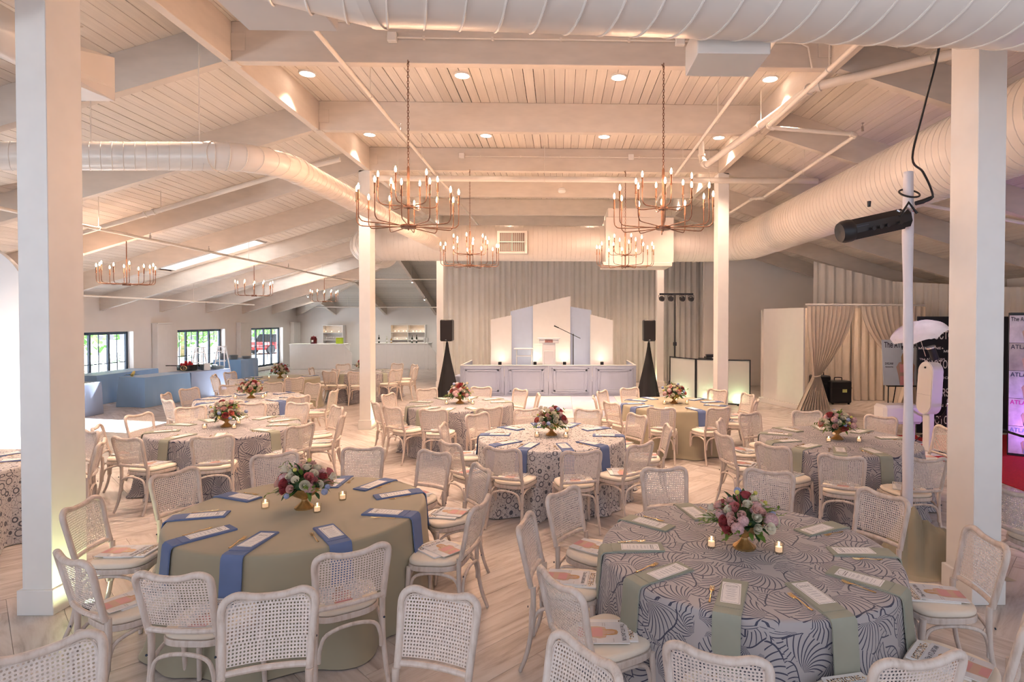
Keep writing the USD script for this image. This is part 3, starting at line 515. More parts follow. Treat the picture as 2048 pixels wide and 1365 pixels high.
def cloth(seed, folds, amp):
    r = np.random.default_rng(seed); n = 192; th = np.arange(n+1)/n*2*PI; R = .915
    ph = r.uniform(0, 2*PI, 4); ks = [folds, folds+3, folds*2-3, 5]; wts = [.5, .35, .18, .25]
    wav = sum(w*np.sin(k*th+p) for k, p, w in zip(ks, ph, wts)); wav = np.sign(wav)*abs(wav)**.85
    rows, uvs = [], []
    prof = [(0, .0), (.3, 0), (.6, 0), (.88, .0), (.903, -.002), (.914, -.012), (.918, -.03)]+[(None, -z) for z in (.06, .1, .15, .2, .26, .33, .4, .47, .54, .61, .67, .72, .752)]
    s = 0; last = None
    for rad, dz in prof:
        if rad is None:
            t = -dz/.752; base = R+.004+.03*t+.012*t*t; dr = amp*(t**1.15)*(wav+.15)*.09; rr = base+dr; z = TZ+dz
            if t > .93: rr = rr+.022*(t-.93)/.07*(1+.5*wav)
        else: rr = np.full(n+1, rad if rad else 1e-4); z = TZ+dz
        s = (rad if rad is not None else .92-dz)
        rows.append(np.c_[rr*np.cos(th), rr*np.sin(th), np.full(n+1, z)]); uvs.append(np.c_[s*np.cos(th), s*np.sin(th)])
    off = V([seed*1.37, seed*2.11]); b = MB(); b.grid(rows, uv=[u+off for u in uvs]); return b
CLAB = dict(A='plain sage green cloth to the floor on the front left round table', B='grey ginkgo leaf print cloth on the front right round table', C='white cloth with dark medallion print on the centre round table', D='ginkgo leaf print cloth on the table behind the white pole',
    E='ginkgo leaf print cloth on the left middle table', F='medallion print cloth on the left table near the blue buffet', G='ginkgo leaf print cloth on the table before the left speaker', H='sage green cloth on the table before the right speaker',
    I='sage green cloth on the far left table', J='ginkgo print cloth on the far table behind the middle left column', K='medallion print cloth on the table cut by the left edge')
for n, (k, (x, y, kind, nm, nap)) in enumerate(TAB.items()):
    folds, amp = {'sage': (9, .75), 'ginkgo': (13, 1.15), 'medal': (13, 1.25)}[kind]
    put('tablecloth', cloth(n+1, folds, amp), {'sage': SAGE, 'ginkgo': GINKGO, 'medal': MEDAL}[kind], uv=True, M=TR(x, y, 0, rz=.3*n), label=CLAB[k], cat='tablecloth', group='round tablecloths', smooth=True)
# ---- cane back chair, facing +y, origin on the floor below the seat
def backy(x, z): return -.205-.088*(max(z, .5)-.5)/.39-.030*(1-(x/.225)**2)*min(1, max(0, (z-.44)/.12))
def make_chair(label):
    t = thing('cane_chair', label, 'chair', group='cane back dining chairs')
    def outline(s, n=40):                             # rounded trapezoid seat
        out = []
        for q in np.arange(n)/n*2*PI:
            c, d = math.cos(q), math.sin(q); e = 2/3.4; X = .210*np.sign(c)*abs(c)**e; Y = .202*np.sign(d)*abs(d)**e
            X *= 1+.10*Y/.21; out.append((X*s, Y*s+.01))
        return V(out)
    o = outline(1); rows = [np.c_[o*sc, np.full(40, z)] for sc, z in ((.0, .425), (.95, .425), (1.0, .432), (1.0, .458), (.985, .465), (0, .465))]
    put('seat_frame', MB().grid(rows, closed=True), CHAIRW, t, smooth=40)
    rows = [np.c_[o*sc, np.full(40, z)] for sc, z in ((.0, .4655), (.93, .4655), (.975, .474), (.98, .486), (.955, .498), (.88, .505), (.5, .510), (0, .511))]
    put('cushion', MB().grid(rows, closed=True), CUSH, t, smooth=50)
    for s in (-1, 1): put('leg', MB().tube(smooth_path([(s*.194, .170, .452), (s*.198, .180, .30), (s*.203, .188, .12), (s*.207, .192, .004)], 4), np.linspace(.019, .0135, 13), 12), CHAIRW, t)
    for s in (-1, 1): put('leg', MB().tube(smooth_path([(s*.208, -.285, .004), (s*.2, -.242, .12), (s*.192, -.212, .28), (s*.190, -.204, .42), (s*.1905, -.206, .54)], 4), np.linspace(.0135, .0185, 17), 12), CHAIRW, t)
    zt = lambda x: .872+.016*math.exp(-((abs(x)-.158)/.05)**2)-.008*math.exp(-(x/.09)**2)
    pts = [(-.1905, .53), (-.194, .62), (-.200, .72), (-.2065, .80), (-.2035, .85), (-.182, .876)]+[(x, zt(x)) for x in (-.14, -.07, 0, .07, .14)]+[(.182, .876), (.2035, .85), (.2065, .80), (.200, .72), (.194, .62), (.1905, .53)]
    P = [(x, backy(x, z), z) for x, z in pts]; put('back_frame', MB().tube(smooth_path(P, 4), .0185, 12), CHAIRW, t)
    P = [(x, backy(x, .552)-.004, .552) for x in np.linspace(-.19, .19, 9)]; put('back_rail', MB().tube(P, .0155, 10), CHAIRW, t)
    # woven cane: a sheet with a grid of eight-sided holes, and its binding cord
    p = .0158; b = MB(); hw = lambda z: .1905+(z-.53)*.050-.016
    zs0, zs1 = .566, .866; nz = int((zs1-zs0)/p); a8 = (np.arange(8)+.5)/8*2*PI; hole = np.c_[np.cos(a8), np.sin(a8)]*.0047
    sq = V([[1, .414], [.414, 1], [-.414, 1], [-1, .414], [-1, -.414], [-.414, -1], [.414, -1], [1, -.414]])*p/2
    corner = [V([[1, .414], [1, 1], [.414, 1]])*p/2*V([sx, sy]) for sx in (-1, 1) for sy in (-1, 1)]
    vs, fs, n = [], [], 0; pr = zs1-nz*p
    for iz in range(nz):
        zc = pr+(iz+.5)*p; W = hw(zc); nx = int(2*W/p)
        for ix in range(nx):
            xc = (ix-(nx-1)/2)*p
            if zc > .845 and abs(xc) > .165: continue
            ring = np.vstack([sq, hole])+V([xc, zc]); fs += [[n+j, n+(j+1) % 8, n+8+(j+1) % 8, n+8+j] for j in range(8)]; vs.append(ring); n += 16
            for c in corner: vs.append(c+V([xc, zc])); n += 3
        k = n
        for s in (-1, 1):                               # solid margin to the frame
            x0 = nx*p/2; vs.append(V([[s*x0, zc-p/2], [s*(W+.014), zc-p/2], [s*(W+.014), zc+p/2], [s*x0, zc+p/2]])); fs.append([n, n+1, n+2, n+3]); n += 4
    flat = np.vstack(vs); tri = []; idx = 0
    f = V(fs)
    v3 = np.c_[flat[:, 0], [backy(x, z)+.003 for x, z in flat], flat[:, 1]]
    bb = MB(); bb.add(v3, f)
    kk = 0; ct = []                                     # the little corner triangles
    for arr in vs:
        if len(arr) == 3: ct.append([kk, kk+1, kk+2])
        kk += len(arr)
    bb.add(v3, ct); put('cane_panel', bb, CANE, t, smooth=False)
    P = [(x, backy(x, z)+.008, z) for x, z in [(-hw(.57)-.003, .57), (-hw(.7)-.003, .7), (-hw(.8)-.001, .80), (-hw(.83)+.012, .845), (-.15, .862), (-.07, .857), (0, .853), (.07, .857), (.15, .862), (hw(.83)-.012, .845), (hw(.8)+.001, .80), (hw(.7)+.003, .7), (hw(.57)+.003, .57)]]
    put('cane_binding', MB().tube(smooth_path(P, 3), .0028, 6), CHAIRW, t)
    def arch(a, bq, h): 
        a, bq = V(a), V(bq); m = (a+bq)/2; up = V([0, 0, h]); return smooth_path([a, a*.97+m*.03+up*.45, a*.75+m*.25+up*.86, m+up, bq*.75+m*.25+up*.86, bq*.97+m*.03+up*.45, bq], 4)
    put('bentwood_arch', MB().tube(arch((-.176, -.226, .235), (.176, -.226, .235), .18), .0115, 9), CHAIRW, t)
    put('bentwood_arch', MB().tube(arch((-.184, .178, .235), (.184, .178, .235), .18), .0115, 9), CHAIRW, t)
    for s in (-1, 1): put('bentwood_arch', MB().tube(arch((s*.187, -.205, .235), (s*.19, .165, .235), .18), .0115, 9), CHAIRW, t)
    b = MB()
    for s in (-1, 1): put('bolt_head', MB().lathe([(0, .005), (.006, .004), (.007, 0)], 8).move(TR(s*.192, -.236, .41, rx=PI/2)), IRON, t)
    return t
def seat_pose(x, y, a, r, turn=0):                  # chair whose back top stands r from (x, y) at angle a, facing the middle
    a = math.radians(a); rc = r-.272; return TR(x+rc*math.cos(a), y+rc*math.sin(a), 0, rz=a+PI/2+turn)
chair0 = None; SEATS = []
def chair(M, label):
    global chair0
    if chair0 is None:
        chair0 = make_chair(label); chair0.GetAttribute('xformOp:transform').Set(Gf.Matrix4d(*[float(q) for q in M.T.ravel()])); return chair0
    return dup(chair0, M, label)
for k, L in CH.items():
    x, y, kind, nm, nap = TAB[k]; w = wheres([a for a, r in L])
    for a, r in L:
        M = seat_pose(x, y, a, r, turn=random.uniform(-.07, .07)); chair(M, f'cane back chair at the {w[a]} of the {nm}'); SEATS.append((k, a, M, w[a], nm))
NEAR = [(39, 1.46, 'rightmost of the cane chairs facing the camera along the bottom edge'), (72, 1.49, 'cane chair facing the camera, bottom edge, right of the sage table'), (104, 1.48, 'cane chair facing the camera in front of the sage table'), (137, 1.43, 'cane chair facing the camera in the bottom left corner')]
for a, r, lab in NEAR: chair(seat_pose(-1.05, 1.38, a, r), lab)
chair(TR(3.86, 4.52, 0, rz=-1.35), 'cane chair at the right edge just behind the right column')
# ---- magazine and leopard print book lying on the seats
def make_mag(label, M):
    t = thing('magazine', label, 'magazine', M, group='magazines on the chair seats'); W, H, T = .105, .137, .005
    put('pages', MB().box((-W, -H, 0), (W, H, T), 0), CARD, t)
    z = T+.0003
    pc = lambda pts, m, nm, dz=0: put(nm, MB().prism(pts, (z+dz, z+dz+.0003)), m, t, smooth=False)
    pc([(-W, -H), (W, -H), (W, H), (-W, H)], paint('cover_sky', (.68, .70, .74), .3, var=.06, scale=9) if 'cover_sky' not in MATS else MATS['cover_sky'], 'cover')
    SK, HR, PK = (MATS.get('print_skin') or paint('print_skin', (.56, .37, .28), .35), MATS.get('print_hair') or paint('print_hair', (.50, .30, .14), .35), MATS.get('print_pink') or paint('print_pink', (.60, .29, .30), .35))
    pc([(-.055, -.137), (.048, -.137), (.05, -.06), (.062, -.02), (.052, .012), (.01, .024), (.012, .05), (-.012, .05), (-.012, .024), (-.05, .012), (-.06, -.03)], SK, 'print_figure', .0004)
    pc([(-.05, -.137), (.045, -.137), (.036, -.095), (-.04, -.095)], PK, 'print_skirt', .0008); pc([(-.045, -.06), (.042, -.06), (.044, -.005), (.02, -.002), (-.022, -.002), (-.046, -.005)], PK, 'print_top', .0008)
    pc([(-.028, -.002), (-.03, .05), (-.02, .075), (0, .082), (.022, .075), (.03, .05), (.03, .0), (.018, .02), (.014, .06), (-.01, .064), (-.015, .02)], HR, 'print_hair', .0009)
    pc([(-.012, .030), (.012, .030), (.015, .055), (.008, .068), (-.008, .068), (-.013, .055)], SK, 'print_face', .0008)
    tx = meshkit.text_mesh('The ATLANTAN', .017, .0003); tx.apply_scale([.96, 1.35, 1]); tx.apply_translation([-tx.bounds[:, 0].mean(), .098, z+.0008]); put('title', tx, INK, t, smooth=False)
    for k, (x, y, w) in enumerate(((-.095, .01, .035), (-.095, -.002, .03), (.062, .05, .035), (.062, -.045, .036), (.062, -.055, .03))): put('cover_line', MB().box((x, y, z), (x+w, y+.006, z+.0007)), INKG, t)
    return t
def make_book(label, M):
    t = thing('event_book', label, 'book', M, group='leopard print books on the chair seats'); W, H, T = .108, .14, .009
    put('pages', MB().box((-W, -H, 0), (W, H, T)), CARD, t); put('cover', MB().box((-W, -H, T), (W, H, T+.0006)), CARD, t)
    for s, y in (('MEDICINE+', .086), ('DOCTORS', .045)):
        tx = meshkit.text_mesh(s, .032, .0005, bold=True); tx.apply_scale([.195/np.ptp(tx.bounds[:, 0]), 1, 1]); tx.apply_translation([-tx.bounds[:, 0].mean(), y, T+.0007]); put('title', tx, LEOP, t, smooth=False)
    return t
mag0 = book0 = None
for k, a, M, w, nm in SEATS:
    if k in 'IJ': continue
    q = random.uniform(-.2, .2); flip = PI if random.random() < .75 else PI*.8
    Mb = M@TR(.0, .045, .5105, rz=flip+q*.5+PI); Mm = M@TR(.02*random.uniform(-1, 1), -.015, .5208, rz=flip+q+PI)
    lb, lm = f'leopard lettered book on seat, {w} of {nm}', f'magazine with pink-dressed cover on seat, {w} of {nm}'
    if book0 is None: book0 = make_book(lb, Mb); mag0 = make_mag(lm, Mm)
    else: dup(book0, Mb, lb); dup(mag0, Mm, lm)
# ---- napkin, menu card and fork; local +x points away from the table's middle
def make_napkin(label, M, mat, colour):
    t = thing(f'{colour}_napkin', label, 'napkin', M, group=f'folded {colour} napkins'); W = .07; d = .0055
    path = [(-.21, .004), (.155, .004), (.176, .001), (.189, -.013), (.194, -.04), (.203, -.15), (.217, -.285)]
    P = V(path); T = np.gradient(P, axis=0); T /= np.linalg.norm(T, axis=1, keepdims=True); N = np.c_[-T[:, 1], T[:, 0]]
    up, dn = P+N*d, P-N*.003; loop = np.vstack([up, dn[::-1]])
    rows = [np.c_[loop[:, 0], np.full(len(loop), yy*(1+.0*abs(yy))), loop[:, 1]] for yy in (-W, -W+.003, W-.003, W)]
    rows[0] = rows[0]*V([1, 1, 1]); b = MB(); b.grid(rows, closed=True)
    for r in (rows[0], rows[-1]):
        n = len(P); b.add(r, [[k, k+1, 2*n-2-k, 2*n-1-k] for k in range(n-1)])
    put('folded_cloth', b, mat, t, smooth=35)
    b = MB(); b.box((-.212, -W+.004, .0095), (.12, W-.004, .0125), .001); put('top_fold', b, mat, t); return t
def make_menu(label, M):
    t = thing('menu_card', label, 'menu', M, group='printed menu cards'); W, L = .05, .12; z = .0012
    put('card', MB().box((-L, -W, 0), (L, W, z)), CARD, t)
    a = np.linspace(-PI/2, PI/2, 9); bo = lambda e: [(L-.008-e, -W+.006+e), (L-.008-e, W-.006-e)]+[(-L+.045-(.037-e)*math.cos(q), -(W-.006-e)*math.sin(q)) for q in a]
    from shapely.geometry import Polygon
    put('arched_border', MB().prism(Polygon(bo(0), [bo(.0012)]), (z, z+.0003)), INK, t, smooth=False)
    for s, y, h in (('The ATLANTAN', -.078, .0062), ('MEDICINE+DOCTORS', -.066, .0062)):
        tx = meshkit.text_mesh(s, h, .0003, bold=(h > 1)); tx.apply_scale([.062/np.ptp(tx.bounds[:, 0]), 1, 1]); tx.apply_translation([-tx.bounds[:, 0].mean(), 0, z]); Q = np.eye(4); Q[:3, :3] = V([[0, -1, 0], [1, 0, 0], [0, 0, 1]]); tx.apply_transform(Q); tx.apply_translation([y, 0, 0]); put('heading', tx, INK, t, smooth=False)
    for k, x in enumerate((-.05, -.036, -.030, -.012, -.006, .012, .018, .036, .042, .062, .078)):
        h = (.030, .024, .018)[k % 3]; put('text_line', MB().box((x, -h, z), (x+.0028, h, z+.0003)), INKG, t)
    return t
def make_fork(label, M):
    t = thing('gold_fork', label, 'fork', M, group='gold forks'); b = MB()
    xs = np.linspace(-.02, .095, 10); ws = [.004, .0035, .003, .003, .0032, .0038, .0045, .0055, .0065, .006]; zz = [.010, .009, .008, .006, .005, .004, .003, .003, .003, .003]
    b.grid([[(x, -w, z), (x, -w*.6, z+.0022), (x, w*.6, z+.0022), (x, w, z), (x, 0, z-.0012)] for x, w, z in zip(xs, ws, zz)], closed=True); put('handle', b, FORKG, t)
    b = MB(); b.grid([[(x, -w, z), (x, -w*.6, z+.0016), (x, w*.6, z+.0016), (x, w, z), (x, 0, z-.001)] for x, w, z in ((-.02, .004, .010), (-.028, .008, .009), (-.036, .0115, .007), (-.045, .0125, .0065))], closed=True); put('neck', b, FORKG, t)
    for k in range(4): put('tine', MB().tube([(-.044, -.0105+k*.007, .0065), (-.062, -.0105+k*.007, .006), (-.078, -.0105+k*.007, .0085), (-.088, -.0105+k*.007, .0115)], [.0022, .002, .0018, .001], 6), FORKG, t)
    return t
nap0 = {}; menu0 = fork0 = None
for k, angs in ST.items():
    x, y, kind, nm, nap = TAB[k]; w = wheres(angs)
    for a in angs:
        rz = math.radians(a)+random.uniform(-.06, .06); c, s = math.cos(math.radians(a)), math.sin(math.radians(a)); r = .735
        M = TR(x+r*c, y+r*s, TZ, rz=rz); ln = f'folded {nap} napkin at the {w[a]} of the {nm}'
        if nap not in nap0: nap0[nap] = make_napkin(ln, M, BLUEN if nap == 'blue' else SAGEN, nap)
        else: dup(nap0[nap], M, ln)
        Mm = M@TR(-.055+random.uniform(-.02, .02), random.uniform(-.012, .012), .0128, rz=random.uniform(-.09, .09)); lm = f'white menu card at the {w[a]} of the {nm}'
        if menu0 is None: menu0 = make_menu(lm, Mm)
        else: dup(menu0, Mm, lm)
        if k in 'IJ': continue
        Mf = M@TR(-.02+random.uniform(-.02, .02), -.105, .0005, rz=random.uniform(-.12, .12)); lf = f'gold fork at the {w[a]} of the {nm}'
        if fork0 is None: fork0 = make_fork(lf, Mf)
        else: dup(fork0, Mf, lf)
# ---- flower arrangements in footed bowls and votive candles
ROSE = paint('dusty_pink_rose', (.66, .24, .25), .6, var=.18, scale=30, translucent=.15); ROSED = paint('deep_rose', (.46, .09, .10), .6, var=.2, scale=30, translucent=.1); BLUSH = paint('blush_rose', (.78, .50, .45), .6, var=.1, scale=30, translucent=.15)
IVORY = paint('ivory_bloom', (.84, .80, .66), .6, var=.06, scale=30, translucent=.2); YELL = paint('yellow_bud', (.62, .58, .14), .6, var=.15, scale=30); MAUVE = paint('rice_flower', (.58, .36, .36), .8, var=.3, scale=90); BLUEF = paint('blue_floret', (.30, .36, .55), .7, var=.2, scale=40)
LEAF = paint('dark_leaf', (.035, .095, .03), .45, var=.3, scale=30, translucent=.15); LEAFL = paint('fresh_leaf', (.16, .27, .05), .5, var=.25, scale=30, translucent=.2)
def rose_mesh(r, rings=4, seed=0, cup=1.0):
    g = np.random.default_rng(seed); b = MB()
    for k in range(rings):
        f = (k+1)/rings; n = 3+k*2
        for j in range(n):
            a0 = (j+g.uniform(-.15, .15))/n*2*PI+k*.7; wd = (2*PI/n)*.85; rows = []
            for u in np.linspace(0, 1, 4):
                h = r*(1.0-.42*f*f)*(u) ; op = r*(.22+.80*f*(.35+.65*u**.8))*(1 if k else .7); curl = .12*f*max(0, u-.7)*r*2
                rows.append([((op+curl)*math.cos(a0+v*wd), (op+curl)*math.sin(a0+v*wd), h*cup-.35*r*(1-u)-(v*v*.5)*r*.25*u) for v in (-.75, -.3, .3, .75)])
            b.grid(rows)
    s = trimesh.creation.icosphere(1, r*.34); s.apply_translation([0, 0, r*.35]); b.tm(s); return b
def cluster_mesh(r, seed):
    m = trimesh.creation.icosphere(3, r); n = meshkit.noise(m.vertices*220, seed); m.vertices *= (1+.30*(n-.5))[:, None]; return MB().tm(m)
def leaf_mesh(L, W, bend=.3):
    rows = []
    for u in np.linspace(0, 1, 6):
        w = W*math.sin(PI*min(1, u*.93+.05))**.9; z = -bend*L*u*u; rows.append([(u*L, -w, z+.18*w), (u*L, 0, z), (u*L, w, z+.18*w)])
    return MB().grid(rows)
def orient(pos, d, spin=0, s=1):
    z = V(d, float); z /= np.linalg.norm(z); x = np.cross((0, 0, 1) if abs(z[2]) < .95 else (1, 0, 0), z); x /= np.linalg.norm(x); y = np.cross(z, x); c, q = math.cos(spin), math.sin(spin)
    return frame(V(pos, float), (x*c+y*q)*s, (y*c-x*q)*s, z*s)
def leafpose(pos, d):
    x = V(d, float); x /= np.linalg.norm(x); y = np.cross((0, 0, 1), x); y /= max(np.linalg.norm(y), 1e-6); return frame(V(pos, float), x, y, np.cross(x, y))
def make_flowers(label, M, seed, warm=0):
    g = np.random.default_rng(seed); t = thing('flower_arrangement', label, 'flower arrangement', M, group='flower bowls on the round tables')
    pr = [(0, 0), (.062, 0), (.064, .012), (.045, .026), (.022, .048), (.018, .062), (.03, .072), (.075, .098), (.098, .130), (.105, .150), (.100, .152), (.088, .128), (0, .11)]
    n = 48; b = MB().lathe(pr, n); v = b.v[0]; a = np.arctan2(v[:, 1], v[:, 0]); rr = 1+.022*np.cos(16*a); v[:, :2] *= rr[:, None]; put('footed_bowl', b, GOLD, t, smooth=50)
    m = trimesh.creation.icosphere(3, .095); m.vertices *= [1, 1, .62]; m.vertices *= (1+.25*(meshkit.noise(m.vertices*40, seed)-.5))[:, None]; m.apply_translation([0, 0, .165]); put('moss_base', m, LEAF, t)
    stems = MB(); dirs = []
    N = 46
    for i in range(N):                                   # even spread over a dome
        zc = 1-(i+.5)/N*1.25; ph = i*2.39996+g.uniform(-.25, .25); rad = math.sqrt(max(0, 1-zc*zc)); dirs.append(V([rad*math.cos(ph), rad*math.sin(ph), zc]))
    g.shuffle(dirs)
    for i, d in enumerate(dirs):
        e = V([.135, .125, .105])*g.uniform(.92, 1.34); p = V([0, 0, .165])+d*e; dd = d+V([0, 0, .25])
        c = i % 12; s = g.uniform(.8, 1.1)
        if c == 0: nm, m, mt = 'rose', rose_mesh(.034*s, 4, seed+i), (ROSE if not warm else MATS.get('coral_rose') or paint('coral_rose', (.72, .24, .18), .6, var=.15, scale=30))
        elif c == 1: nm, m, mt = 'rose', rose_mesh(.036*s, 4, seed+i), ROSED
        elif c in (2, 8, 5): nm, m, mt = 'ranunculus', rose_mesh(.033*s, 5, seed+i, .8), IVORY
        elif c in (3, 9): nm, m, mt = 'rose', rose_mesh(.029*s, 3, seed+i), BLUSH
        elif c in (4, 10): nm, m, mt = 'rice_flower_cluster', cluster_mesh(.036*s, seed+i), MAUVE
        elif c == 6: nm, m, mt = 'sweet_pea', rose_mesh(.030*s, 2, seed+i, 1.3), IVORY
        elif c == 7: nm, m, mt = 'blue_floret', cluster_mesh(.020*s, seed+i), BLUEF
        else: nm, m, mt = 'green_bud', cluster_mesh(.014*s, seed+i), YELL
        if c in (11, 7, 6): p = p+d*.035
        put(nm, m, mt, t, M=orient(p, dd, g.uniform(0, 6)), smooth=60)
        stems.tube([(d[0]*.03, d[1]*.03, .14), V([0, 0, .15])*.5+p*.5, p], .0016, 5)
    for i in range(96):
        ph = g.uniform(0, 2*PI); zc = g.uniform(-.45, 1); rad = math.sqrt(1-zc*zc*.99); d = V([rad*math.cos(ph), rad*math.sin(ph), zc]); p = V([0, 0, .16])+d*V([.10, .10, .085])*g.uniform(.8, 1.32)
        dd = d+V([0, 0, g.uniform(-.35, .5)]); L = g.uniform(.045, .085); put('leaf', leaf_mesh(L, L*.24, g.uniform(.1, .5)), LEAF if g.random() < .55 else LEAFL, t, M=leafpose(p, dd), smooth=True)
    for i in range(9):                                   # long sprays
        ph = g.uniform(0, 2*PI) if i else 2.9; zc = g.uniform(-.15, .9) if i else -.12; rad = math.sqrt(1-zc*zc); d = V([rad*math.cos(ph), rad*math.sin(ph), zc]); q = [V([0, 0, .16])+d*s*V([1, 1, .9])+V([0, 0, -.25*s*s]) for s in (.08, .14, .19, .235)]
        put('spray_stem', MB().tube(q, .0018, 5), LEAFL, t)
        for j in range(5): put('spray_leaf', leaf_mesh(.034, .008, .2), LEAFL, t, M=leafpose(q[1]+(q[3]-q[1])*j/4, d+g.normal(0, .6, 3)), smooth=True)
    put('stems', stems, LEAFL, t, kind='stuff'); return t
FLAB = dict(A='flower bowl on the sage green front left table', B='flower bowl on the ginkgo print front right table', C='flower bowl on the medallion print centre table', D='flower bowl on the ginkgo table behind the white pole', E='flower bowl on the ginkgo print left middle table', F='flower bowl on the medallion print left table',
    G='flower bowl before the left speaker on a ginkgo table', H='flower bowl on the sage table before the right speaker', I='flower bowl on the sage green far left table', J='flower bowl on the far ginkgo table by the bars')
fl = {}
for n, (k, lab) in enumerate(FLAB.items()):
    x, y = TAB[k][:2]; v = {'A': 0, 'B': 1}.get(k, 2 if n % 2 else 3); M = TR(x, y, TZ, rz=n*1.1+(.6 if k == 'A' else 0), s=1.12)
    if v not in fl: fl[v] = make_flowers(lab, M, 11+v*7, warm=v > 1)
    else: dup(fl[v], M, lab)
def make_votive(label, M):
    t = thing('votive_candle', label, 'candle', M, group='votive candles on the round tables')
    b = MB().lathe([(0, 0), (.026, 0), (.029, .003), (.031, .062), (.0285, .062), (.0265, .010), (0, .008)], 28); put('glass_cup', b, CUP, t, smooth=50); put('wax', MB().lathe([(0, .011), (.021, .011), (.021, .040), (.019, .042), (0, .040)], 18), WAX, t)
    m = trimesh.creation.icosphere(1, .005); m.vertices *= [1, 1, 2.0]; m.apply_translation([0, 0, .053]); put('flame', m, FLAME, t); put('wick', MB().tube([(0, 0, .04), (0, 0, .046)], .0012, 5), BLACK, t); return t
CUP = mk('votive_glass', {'t': ('transparent_bsdf', {'color': (.93, .91, .88)}), 'g': ('glossy_bsdf', {'color': (1, 1, 1), 'roughness': .08}), 'm': ('mix_closure', {'fac': .16})}, [('t.BSDF', 'm.closure1'), ('g.BSDF', 'm.closure2')], 'm.closure')
vot0 = None; VP = dict(A=[(-2.28, 4.52), (-1.84, 4.42), (-1.76, 4.72)], B=[(.98, 3.68), (1.38, 3.58), (1.36, 3.92)], C=[(-.28, 7.2), (.08, 7.16), (.1, 7.52)], D=[(3.24, 6.86), (3.6, 6.84), (3.5, 7.26)], E=[(-4.75, 7.84), (-4.36, 7.84), (-4.5, 8.2)], F=[(-5.98, 10.8), (-5.5, 10.84), (-5.6, 11.14)], G=[(-1.95, 10.02), (-1.5, 10.02), (-1.6, 10.3)], H=[(1.82, 9.96), (2.22, 10.0), (2.1, 10.3)], I=[(-7.2, 14.5), (-6.75, 14.5)], J=[(-5.3, 16.3)])
for k, L in VP.items():
    for n, (x, y) in enumerate(L):
        lab = f'lit votive candle {("left of", "right of", "behind")[n]} the flower bowl on the {TAB[k][3]}'; M = TR(x, y, TZ)
        vot0 = make_votive(lab, M) if vot0 is None else (dup(vot0, M, lab), vot0)[1]
# ---------------------------------------------------------------- chandeliers
def bulb_parts(t, arm, tip, z0, sl=.115):
    x, y = tip; put('sleeve', MB().lathe([(0, z0), (.013, z0), (.013, z0+.015), (.0105, z0+.02), (.0105, z0+sl), (.006, z0+sl+.004), (0, z0+sl+.004)], 12, (x, y, 0)), BRONZE, arm)
    put('bulb', MB().lathe([(.006, z0+sl+.004), (.011, z0+sl+.018), (.0135, z0+sl+.034), (.010, z0+sl+.052), (.004, z0+sl+.068), (0, z0+sl+.074)], 10, (x, y, 0)), BULB, arm, smooth=60)
def arm_to(t, R, a, zh, zs, rad=.006):
    c, s = math.cos(a), math.sin(a); arm = thing('arm', None, None, parent=t); k = .07
    P = [(.06*c, .06*s, zh), (R*.5*c, R*.5*s, zh), ((R-k)*c, (R-k)*s, zh), ((R-k*.3)*c, (R-k*.3)*s, zh+k*.3), (R*c, R*s, zh+k), (R*c, R*s, zs)]
    put('rod', MB().tube(smooth_path(P, 3), rad, 8), BRONZE, arm); bulb_parts(t, arm, (R*c, R*s), zs)
def make_big(label, M):
    t = thing('chandelier', label, 'chandelier', M, group='two-tier chandeliers over the nave')      # origin at the lower hub
    put('hub', MB().lathe([(0, -.045), (.008, -.04), (.01, -.02), (.085, -.02), (.09, -.012), (.09, .012), (.085, .02), (0, .02)], 28), BRONZE, t)
    put('upper_hub', MB().lathe([(0, .215), (.058, .215), (.06, .222), (.06, .24), (.056, .246), (0, .246)], 24), BRONZE, t)
    put('stem', MB().lathe([(.012, .02), (.012, .2), (.017, .205), (.017, .215)], 14).lathe([(.016, .246), (.016, .68), (.010, .7), (0, .7)], 14), BRONZE, t)
    for k in range(12): arm_to(t, .575, k/12*2*PI+.13, -.005+.012*(k % 2), .235 if k % 2 else .27)
    for k in range(6): arm_to(t, .335, k/6*2*PI+.36, .235, .43)
    b = MB(); z = .70; n = 0
    while z < 1.90:
        q = n % 2*PI/2; P = [V([.010*math.cos(u)*math.cos(q), .010*math.cos(u)*math.sin(q), z+.02+.022*math.sin(u)]) for u in np.arange(10)/10*2*PI]; b.tube(P, .0035, 5, closed=True); z += .034; n += 1
    put('chain', b, BRONZE, t, kind='stuff'); put('ceiling_hook', MB().tube([(0, 0, 1.88), (0, .03, 1.91), (0, .05, 1.935)], .006, 6), BRONZE, t); return t
c0 = make_big('two-tier bronze candle chandelier hanging near left over the nave', TR(-1.76, 6.80, 3.31))
for (x, y, r, lab) in ((1.22, 6.80, .25, 'two-tier bronze candle chandelier hanging near right over the nave'), (-1.80, 11.69, .12, 'two-tier bronze candle chandelier hanging far left before the stage'), (1.33, 11.69, .4, 'two-tier bronze candle chandelier hanging far right before the duct box')): dup(c0, TR(x, y, 3.31, rz=r), lab)
def make_small(label, M):
    t = thing('chandelier', label, 'chandelier', M, group='single-tier chandeliers in the left aisle')
    put('hub', MB().lathe([(0, -.03), (.07, -.03), (.075, -.02), (.075, .015), (.07, .02), (0, .02)], 24), BRONZE, t); put('stem', MB().lathe([(.009, .02), (.009, 1.0), (0, 1.0)], 10), BRONZE, t); put('canopy', MB().lathe([(0, .985), (.06, .985), (.065, 1.0), (.06, 1.02), (0, 1.02)], 20), BRONZE, t)
    for k in range(12): arm_to(t, .47, k/12*2*PI+.2, 0, .2 if k % 2 else .24)
    return t
